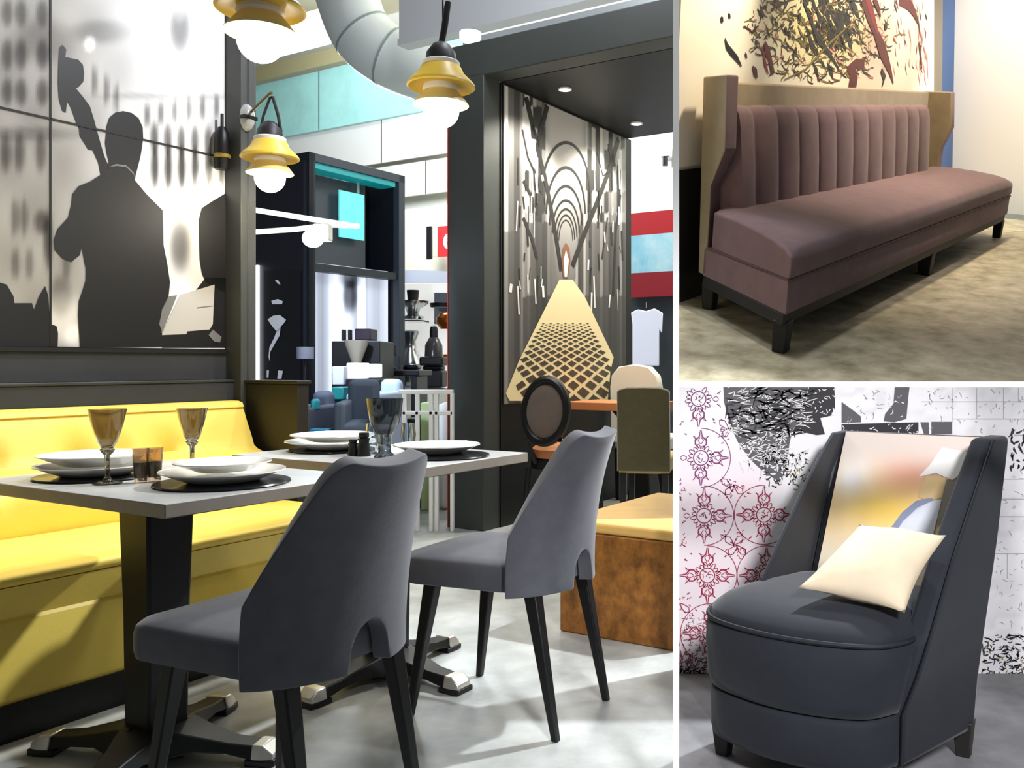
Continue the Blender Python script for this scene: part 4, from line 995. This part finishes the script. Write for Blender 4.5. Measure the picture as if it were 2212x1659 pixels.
# big dark printed plate and the collage scraps
plate_ = [(1562,826),(1564,868),(1576,915),(1594,955),(1620,992),(1650,1020),(1685,1042),(1712,1050),(1735,1020),(1770,985),(1790,960),(1800,930),(1782,905),(1805,890),(1803,826)]
wpoly([(1562,826),(1564,868),(1576,915),(1594,955),(1620,992),(1650,1020),(1685,1042),(1700,1010),(1705,960),(1712,930),(1735,895),(1748,826)], 5, 1)
wpoly([(1750,826),(1802,826),(1804,880),(1795,898),(1772,903),(1782,938),(1764,940),(1742,935),(1705,942),(1735,895)], 4, 1.4)
wpoly([(1818,868),(1840,884),(1860,900),(1860,912),(1818,914)], 5, 1.4); wpoly([(1934,826),(1966,826),(1962,860),(1958,905),(1932,912),(1909,910),(1912,894),(1930,872)], 5, 1.4)
wpoly([(1818,916),(1984,912),(1984,935),(1975,940),(1818,940)], 4, 1.4); wpoly([(1988,912),(2006,912),(2007,938),(1996,938)], 5, 1.4); wpoly([(2012,911),(2057,911),(2057,938),(2012,938)], 5, 1.4)
scrib(1568, 1735, 838, 930, 120, 7, 2.6, 40, .9); scrib(1595, 1700, 930, 1000, 90, 7, 3.2, 32, .8); scrib(1568, 1735, 838, 940, 110, 4, 4.5, 40, .9); scrib(1640, 1740, 970, 1035, 60, 7, 5, 16); scrib(1640, 1745, 980, 1050, 60, 4, 2.6, 14); scrib(1700,1790,1000,1060,26,8,3,14)
scrib(1755, 1800, 840, 895, 20, 7, 2.6, 14); scrib(1820, 1980, 918, 936, 22, 7, 3, 12); scrib(1830, 1905, 840, 905, 18, 9, 2, 20); scrib(1912, 1960, 840, 905, 10, 7, 3, 14)
# newspaper-like brick sheets on the right
for y, x0, x1 in ((868,1990,2340),(905,2060,2340),(1035,2150,2340),(1078,2140,2340),(1116,2150,2340),(1196,2130,2340),(940,2190,2340)): wr([(x0, y), (x1, y)], 1.6, 9, 1)
for x, y0, y1 in ((2057,838,912),(2110,838,905),(2168,838,905),(2176,1196,1250),(2200,838,868),(2260,838,1300)): wr([(x, y0), (x, y1)], 1.2, 9, 1)
scrib(2180, 2240, 925, 1005, 34, 4, 5, 22, .3); scrib(1990, 2240, 840, 930, 60, 9, 2, 12); scrib(2140, 2330, 1010, 1370, 130, 9, 1.6, 14); scrib(2120, 2330, 1372, 1380, 40, 4, 3, 26, 1); scrib(2120, 2330, 1385, 1462, 260, 4, 3, 16, .7); scrib(2120, 2330, 1385, 1462, 60, 8, 3, 12, .7)
tag(b.build('collage_print', [vmat('collage_paper', .7, .2), mat('print_purple', (132,70,116), .7), mat('print_plum', (150,62,96), .7), mat('print_crimson', (164,42,76), .7), mat('print_ink', (52,50,54), .7), mat('print_slate', (96,94,98), .7), mat('print_brown_red', (118,74,76), .7), mat('print_pale', (232,230,228), .7), mat('print_ochre', (150,130,90), .7), mat('print_light_grey', (176,176,180), .7)], smooth=False, fix=False),
    'printed wall collage of crimson rosettes, dark scraps and newsprint behind the armchair', 'wall print')

# ------------------------------------------------------------------ armchair
AF = Vector((-.55,-.835,0)).normalized(); AX = Vector((AF.y, -AF.x, 0))
AM = Matrix(((AX.x,AF.x,0,.62),(AX.y,AF.y,0,2.45),(0,0,1,0),(0,0,0,1)))
M_midn = mat('midnight_velvet', (25,29,38), .8, sheen=.15, var=.22, vscale=9, bump=.05, bscale=260)
M_midp = mat('midnight_piping', (22,24,32), .7)
chair = thing('armchair', 'dark blue velvet armchair with a rounded seat, sloping wings and printed inner back', 'armchair', AM)
ctrl = [(-.196,.224),(-.15,.300),(-.06,.342),(.05,.356),(.16,.342),(.262,.300),(.312,.215),(.310,.10),(.262,-.05),(.20,-.18),(0,-.20),(-.16,-.18),(-.222,-.05),(-.215,.10)]
drum = smooth_path([Vector((x, y, 0)) for x, y in ctrl+ctrl[:1]], 5)[:-1]
def ring(z, k, cx=.03, cy=.06):
    f = sstep(.206, .38, z)*.022
    return [(cx+(p.x-cx)*k-f*sstep(.05, -.2, p.x) if p.x < .05 else cx+(p.x-cx)*k, cy+(p.y-cy)*k, z) for p in drum]
b = MB(); b.loft([ring(.075,.95), ring(.082,.985), ring(.10,1), ring(.19,1.0), ring(.203,.985), ring(.206,.95)]); b.build('base', M_midn, chair, ang=60)
b = MB(); b.loft([ring(.206,.96), ring(.212,1.0), ring(.24,1.025), ring(.32,1.04), ring(.37,1.03), ring(.386,1.0)]); b.build('seat_body', M_midn, chair, ang=60)
b = MB(); b.loft([ring(.386,1.0), ring(.395,1.01), ring(.412,.97), ring(.432,.88), ring(.447,.72), ring(.455,.5), ring(.458,.2)]); b.build('seat_cushion', M_midn, chair, ang=60)
pts = [Vector(p) for p in ring(.390, 1.02)]
b = MB(); b.tube(pts+[pts[0]], .006, 6, cap=False); b.build('piping', M_midp, chair)
def awing(rows, th, sg, name):
    b = MB(); rings = []
    for h, (fx, fy), (bx, by) in rows:
        e = 0
        P = [(fx, fy), (bx, by), (bx+sg*th, by), (fx+sg*th*.9, fy+.004)]
        n = []
        c = (sum(p[0] for p in P)/4, sum(p[1] for p in P)/4)
        rings.append([(x, y, h) for x, y in P])
    b.loft(rings)
    o = b.build(name, M_midn, chair, bevel=.016 if sg > 0 else .006, seg=3)
    return o
awing([(.072,(-.202,.218),(-.302,-.135)),(.21,(-.206,.220),(-.306,-.17)),(.30,(-.238,.216),(-.310,-.21)),(.39,(-.262,.196),(-.315,-.25)),(.55,(-.272,.010),(-.318,-.36)),(.70,(-.288,-.17),(-.322,-.43)),(.80,(-.300,-.29),(-.324,-.48)),(.842,(-.304,-.345),(-.324,-.50))], .068, 1, 'side_wing')
awing([(.09,(.238,.18),(.262,-.132)),(.30,(.246,.17),(.262,-.29)),(.42,(.232,.12),(.250,-.35)),(.55,(.222,-.02),(.240,-.40)),(.70,(.212,-.20),(.226,-.43)),(.80,(.200,-.33),(.205,-.49)),(.838,(.192,-.375),(.195,-.51))], .016, -1, 'side_wing')
a_ = [b.name for b in chair.children]
# seam cord down the visible wing
b = MB(); sp_ = [(-.204,.220,.085),(-.208,.222,.21),(-.240,.218,.30),(-.264,.198,.39),(-.274,.012,.55),(-.290,-.168,.70),(-.302,-.288,.80),(-.305,-.34,.838)]
b.tube([Vector(p)+Vector((-.002,.002,0)) for p in sp_], .0045, 6); b.build('seam_cord', M_midp, chair)
b = MB(); b.loft([[(-.25,-.10,.08),(.23,-.10,.08),(.235,-.18,.08),(-.26,-.18,.08)], [(-.26,-.30,.42),(.226,-.30,.42),(.232,-.352,.42),(-.28,-.352,.42)], [(-.275,-.375,.60),(.216,-.375,.60),(.220,-.43,.60),(-.285,-.43,.60)], [(-.275,-.465,.835),(.182,-.465,.835),(.19,-.52,.835),(-.29,-.52,.835)]]); b.build('back', M_midn, chair, bevel=.012, seg=3)
def backc(s, t):
    """print on the inner back: dusk sky, hat and striped shirt of a seated figure"""
    px, py = lerp(1850, 2110, s), lerp(1160, 942, t)
    c = [226,212,202]
    k = sstep(960, 1040, py); c = [lerp(c[0], 250, k), lerp(c[1], 222, k), lerp(c[2], 176, k)]
    q = math.exp(-(((px-1990)/60)**2+((py-1005)/26)**2)); c = [c[0]-4*q, c[1]-40*q, c[2]-36*q]
    q = math.exp(-(((px-1960)/90)**2+((py-1058)/28)**2)); c = [c[0]+4*q, c[1]-8*q, c[2]-66*q]
    q = sstep(1085, 1140, py); c = [lerp(c[0], 250, q), lerp(c[1], 236, q), lerp(c[2], 208, q)]
    q = math.exp(-(((px-1880)/34)**2+((py-1012)/30)**2)); c = [lerp(c[0], 246, q), lerp(c[1], 240, q), lerp(c[2], 234, q)]
    return lin(c)
def bk(s, t, d=0):
    P0, P1 = Vector((-.20,-.283,.40)), Vector((.205,-.283,.40)); Q0, Q1 = Vector((-.268,-.457,.832)), Vector((.172,-.457,.832))
    # s runs from the viewer's left (+x) to the right (-x)
    p = P1.lerp(P0, s).lerp(Q1.lerp(Q0, s), t)
    return p+Vector((0, .008*math.sin(math.pi*s)+d, .004+d*.4))
b = MB(); b.grid(lambda s, t: bk(s, t), 40, 36, 0, backc)
def bpol(pts, m, d): b.poly([bk(s, t, d) for s, t in pts], m)
bpol([(.72,.92),(.90,.89),(.87,.73),(.84,.70),(.72,.74),(.61,.71),(.67,.80)], 1, .003)
bpol([(.66,.715),(.80,.71),(.80,.58),(.72,.55),(.64,.57),(.635,.62)], 2, .0025)
bpol([(.80,.70),(.89,.72),(.87,.40),(.80,.40)], 3, .0022)
bpol([(.65,.53),(.80,.57),(.80,.15),(.45,.15),(.49,.32),(.55,.44)], 4, .003)
bpol([(.63,.545),(.73,.575),(.75,.56),(.65,.50),(.57,.40),(.50,.24),(.46,.15),(.40,.15),(.47,.30),(.55,.46)], 5, .0036)
b.build('inner_back', [vmat('dusk_print', .7, .2), mat('hat_white', (248,246,242), .7), mat('skin_print', (232,200,146), .7), mat('shade_print', (150,142,132), .7), mat('shirt_print', (222,226,236), .7), mat('denim_print', (142,150,178), .7)], chair, fix=False)
I_ = AM.inverted()
for w, r in (((.268,2.41),0),((.915,2.40),0),((.66,2.20),0),((.60,2.66),0)):
    q = I_ @ Vector((w[0], w[1], 0))
    b = MB(); b.loft([[(q.x+x*k, q.y+y*k, z) for x, y in ((-1,-1),(1,-1),(1,1),(-1,1))] for z, k in ((0,.017),(.10,.026))]); b.build('leg', mat('dark_wood_leg', (38,36,34), .45), chair, bevel=.003)
# pillow
M_pil = mat('cream_linen', (216,198,170), .8, sheen=.2, var=.06, vscale=10, bump=.12, bscale=24)
c00, c10, c11, c01 = zp(1722,1270,2.25), zp(1954,1324,2.14), zp(2044,1156,2.31), zp(1856,1133,2.46)
nv_ = ((c10-c00).cross(c01-c00)).normalized()
if nv_.y > 0: nv_ = -nv_
def pil(s, t, sg):
    e = 1-.10*math.sin(math.pi*s)**1.0*0
    pin = .05
    ss = s+pin*(s-.5)*-2*math.sin(math.pi*t)*abs(2*s-1); tt = t+pin*(t-.5)*-2*math.sin(math.pi*s)*abs(2*t-1)
    p = c00.lerp(c10, ss).lerp(c01.lerp(c11, ss), tt)
    k = (max(0, math.sin(math.pi*s))*max(0, math.sin(math.pi*t)))**.55
    wr_ = .006*math.sin(9*s+3*t)*k
    return p+nv_*(sg*(.062*k)+wr_)
b = MB()
b.grid(lambda s, t: pil(s, t, 1), 26, 26); b.grid(lambda s, t: pil(s, t, -1), 26, 26)
pc0 = sum((c00, c10, c11, c01), Vector())/4
o = b.build('throw_pillow', M_pil)
bm = bmesh.new(); bm.from_mesh(o.data); bmesh.ops.remove_doubles(bm, verts=bm.verts, dist=.0008); bmesh.ops.recalc_face_normals(bm, faces=bm.faces); bm.to_mesh(o.data); bm.free()
tag(o, 'plain cream linen pillow leaning in the dark blue armchair', 'pillow')
# ------------------------------------------------------------------ camera, world, lights
cam = bpy.data.cameras.new('camera'); co = bpy.data.objects.new('camera', cam); COL.objects.link(co)
co.location = (0, 0, HC); co.rotation_euler = (math.pi/2, 0, 0)
cam.sensor_fit = 'HORIZONTAL'; cam.sensor_width = 36; cam.lens = F/2212*36
cam.shift_x = -(PX-1106)/2212; cam.shift_y = (PY-829.5)/2212
cam.clip_start = .05; cam.clip_end = 200
S.camera = co
S.view_settings.view_transform = 'Standard'; S.view_settings.look = 'None'; S.view_settings.exposure = 0; S.view_settings.gamma = 1
S.view_settings.use_curve_mapping = False
try: S.cycles.use_denoising = True; S.cycles.max_bounces = 10; S.cycles.transmission_bounces = 8; S.cycles.sample_clamp_indirect = 6
except Exception: pass
w = bpy.data.worlds.new('hall'); S.world = w; w.use_nodes = True
w.node_tree.nodes['Background'].inputs['Color'].default_value = (.75,.8,.85,1); w.node_tree.nodes['Background'].inputs['Strength'].default_value = .16
def lamp(kind, name, loc, power, col=(255,255,255), size=.2, target=None, spot=60, blend=.5, sy=None):
    l = bpy.data.lights.new(name, kind); l.energy = power; l.color = lin(col)
    if kind == 'AREA':
        l.size = size
        if sy: l.shape = 'RECTANGLE'; l.size_y = sy
    else: l.shadow_soft_size = size
    if kind == 'SPOT': l.spot_size = math.radians(spot); l.spot_blend = blend
    o = bpy.data.objects.new(name, l); COL.objects.link(o); o.location = loc
    if target is not None: o.rotation_euler = (Vector(target)-Vector(loc)).to_track_quat('-Z', 'Y').to_euler()
    return o
for i, (p, s, l) in enumerate(LAMPS): lamp('POINT', 'globe_light', p-Vector((0,0,.12)), (7,7,6)[i], (255,244,222), .06)
lamp('SPOT', 'hall_spotlight', (1.54,3.84,3.0), 600, (245,250,255), .05, (-.75,2.4,.1), 47, .5)
lamp('SPOT', 'mural_spotlight', RM @ Vector((-1.9,2.7,3.3)), 180, (248,250,255), .1, RM @ Vector((-3.6,2.2,1.9)), 90, .8)
lamp('SPOT', 'bench_spotlight', RM @ Vector((-2.85,1.35,3.25)), 230, (255,248,232), .1, RM @ Vector((-3.12,1.35,.5)), 52, .7)
lamp('POINT', 'hall_fill_light', RM @ Vector((-7.5,7.5,4.3)), 560, (240,248,255), .6)
lamp('POINT', 'hall_fill_light', RM @ Vector((-3.0,7.6,4.6)), 260, (240,248,255), .6)
lamp('POINT', 'hall_fill_light', RM @ Vector((-2.9,3.6,4.2)), 140, (244,248,255), .3)  # unseen lamp added to brighten the bulkhead over the booth
lamp('SPOT', 'floor_fill_spot', RM @ Vector((-1.2,3.3,3.6)), 85, (240,248,255), .1, RM @ Vector((-1.6,2.9,0)), 80, .6)  # unseen fill lamp added above the restaurant floor
lamp('SPOT', 'kiosk_spot', SPOTP+Vector((.0,.0,-.08)), 100, (215,230,255), .05, SPOTP+Vector((-.2,1.2,-.5)), 150, .6)
for i, (x, y) in enumerate(((1220,193),(1375,267))):
    q = gp(x, y, 2.84); lamp('SPOT', 'booth_downlight', q, 120, (255,246,232), .04, q-Vector((0.1,0,1)), 120, .6)
# sofa platform
lamp('SPOT', 'wall_washer', sw(.7, .6, 2.7), 250, (255,236,206), .08, sw(.2, -.15, 1.55), 52, .9)
for x in (1.7, 2.8, 3.7): lamp('SPOT', 'wall_washer', sw(x, .42, 2.75), 170, (255,236,206), .08, sw(x, .06, .9), 84, .8)
lamp('SPOT', 'platform_fill_spot', sw(3.2, 2.0, 3.0), 900, (255,248,238), .2, sw(5.3, .5, 1.1), 64, .8)  # unseen fill lamp added to whiten the right wall
lamp('SPOT', 'seat_fill_spot', sw(1.8, .9, 3.4), 190, (255,240,232), .1, sw(1.6, .45, .5), 50, .9)  # unseen overhead lamp added to brighten the seat top
# armchair corner and white frame
lamp('SPOT', 'corner_fill_spot', (.9,-.6,2.3), 620, (252,251,255), .25, (.75,2.3,.35), 36, .2)  # unseen lamp added behind the camera for armchair and frame fronts
lamp('SPOT', 'frame_fill_spot', (1.2,.2,2.4), 60, (255,255,255), .1, (.11,2.0,1.35), 34, .4)  # unseen narrow lamp added to whiten the upper post
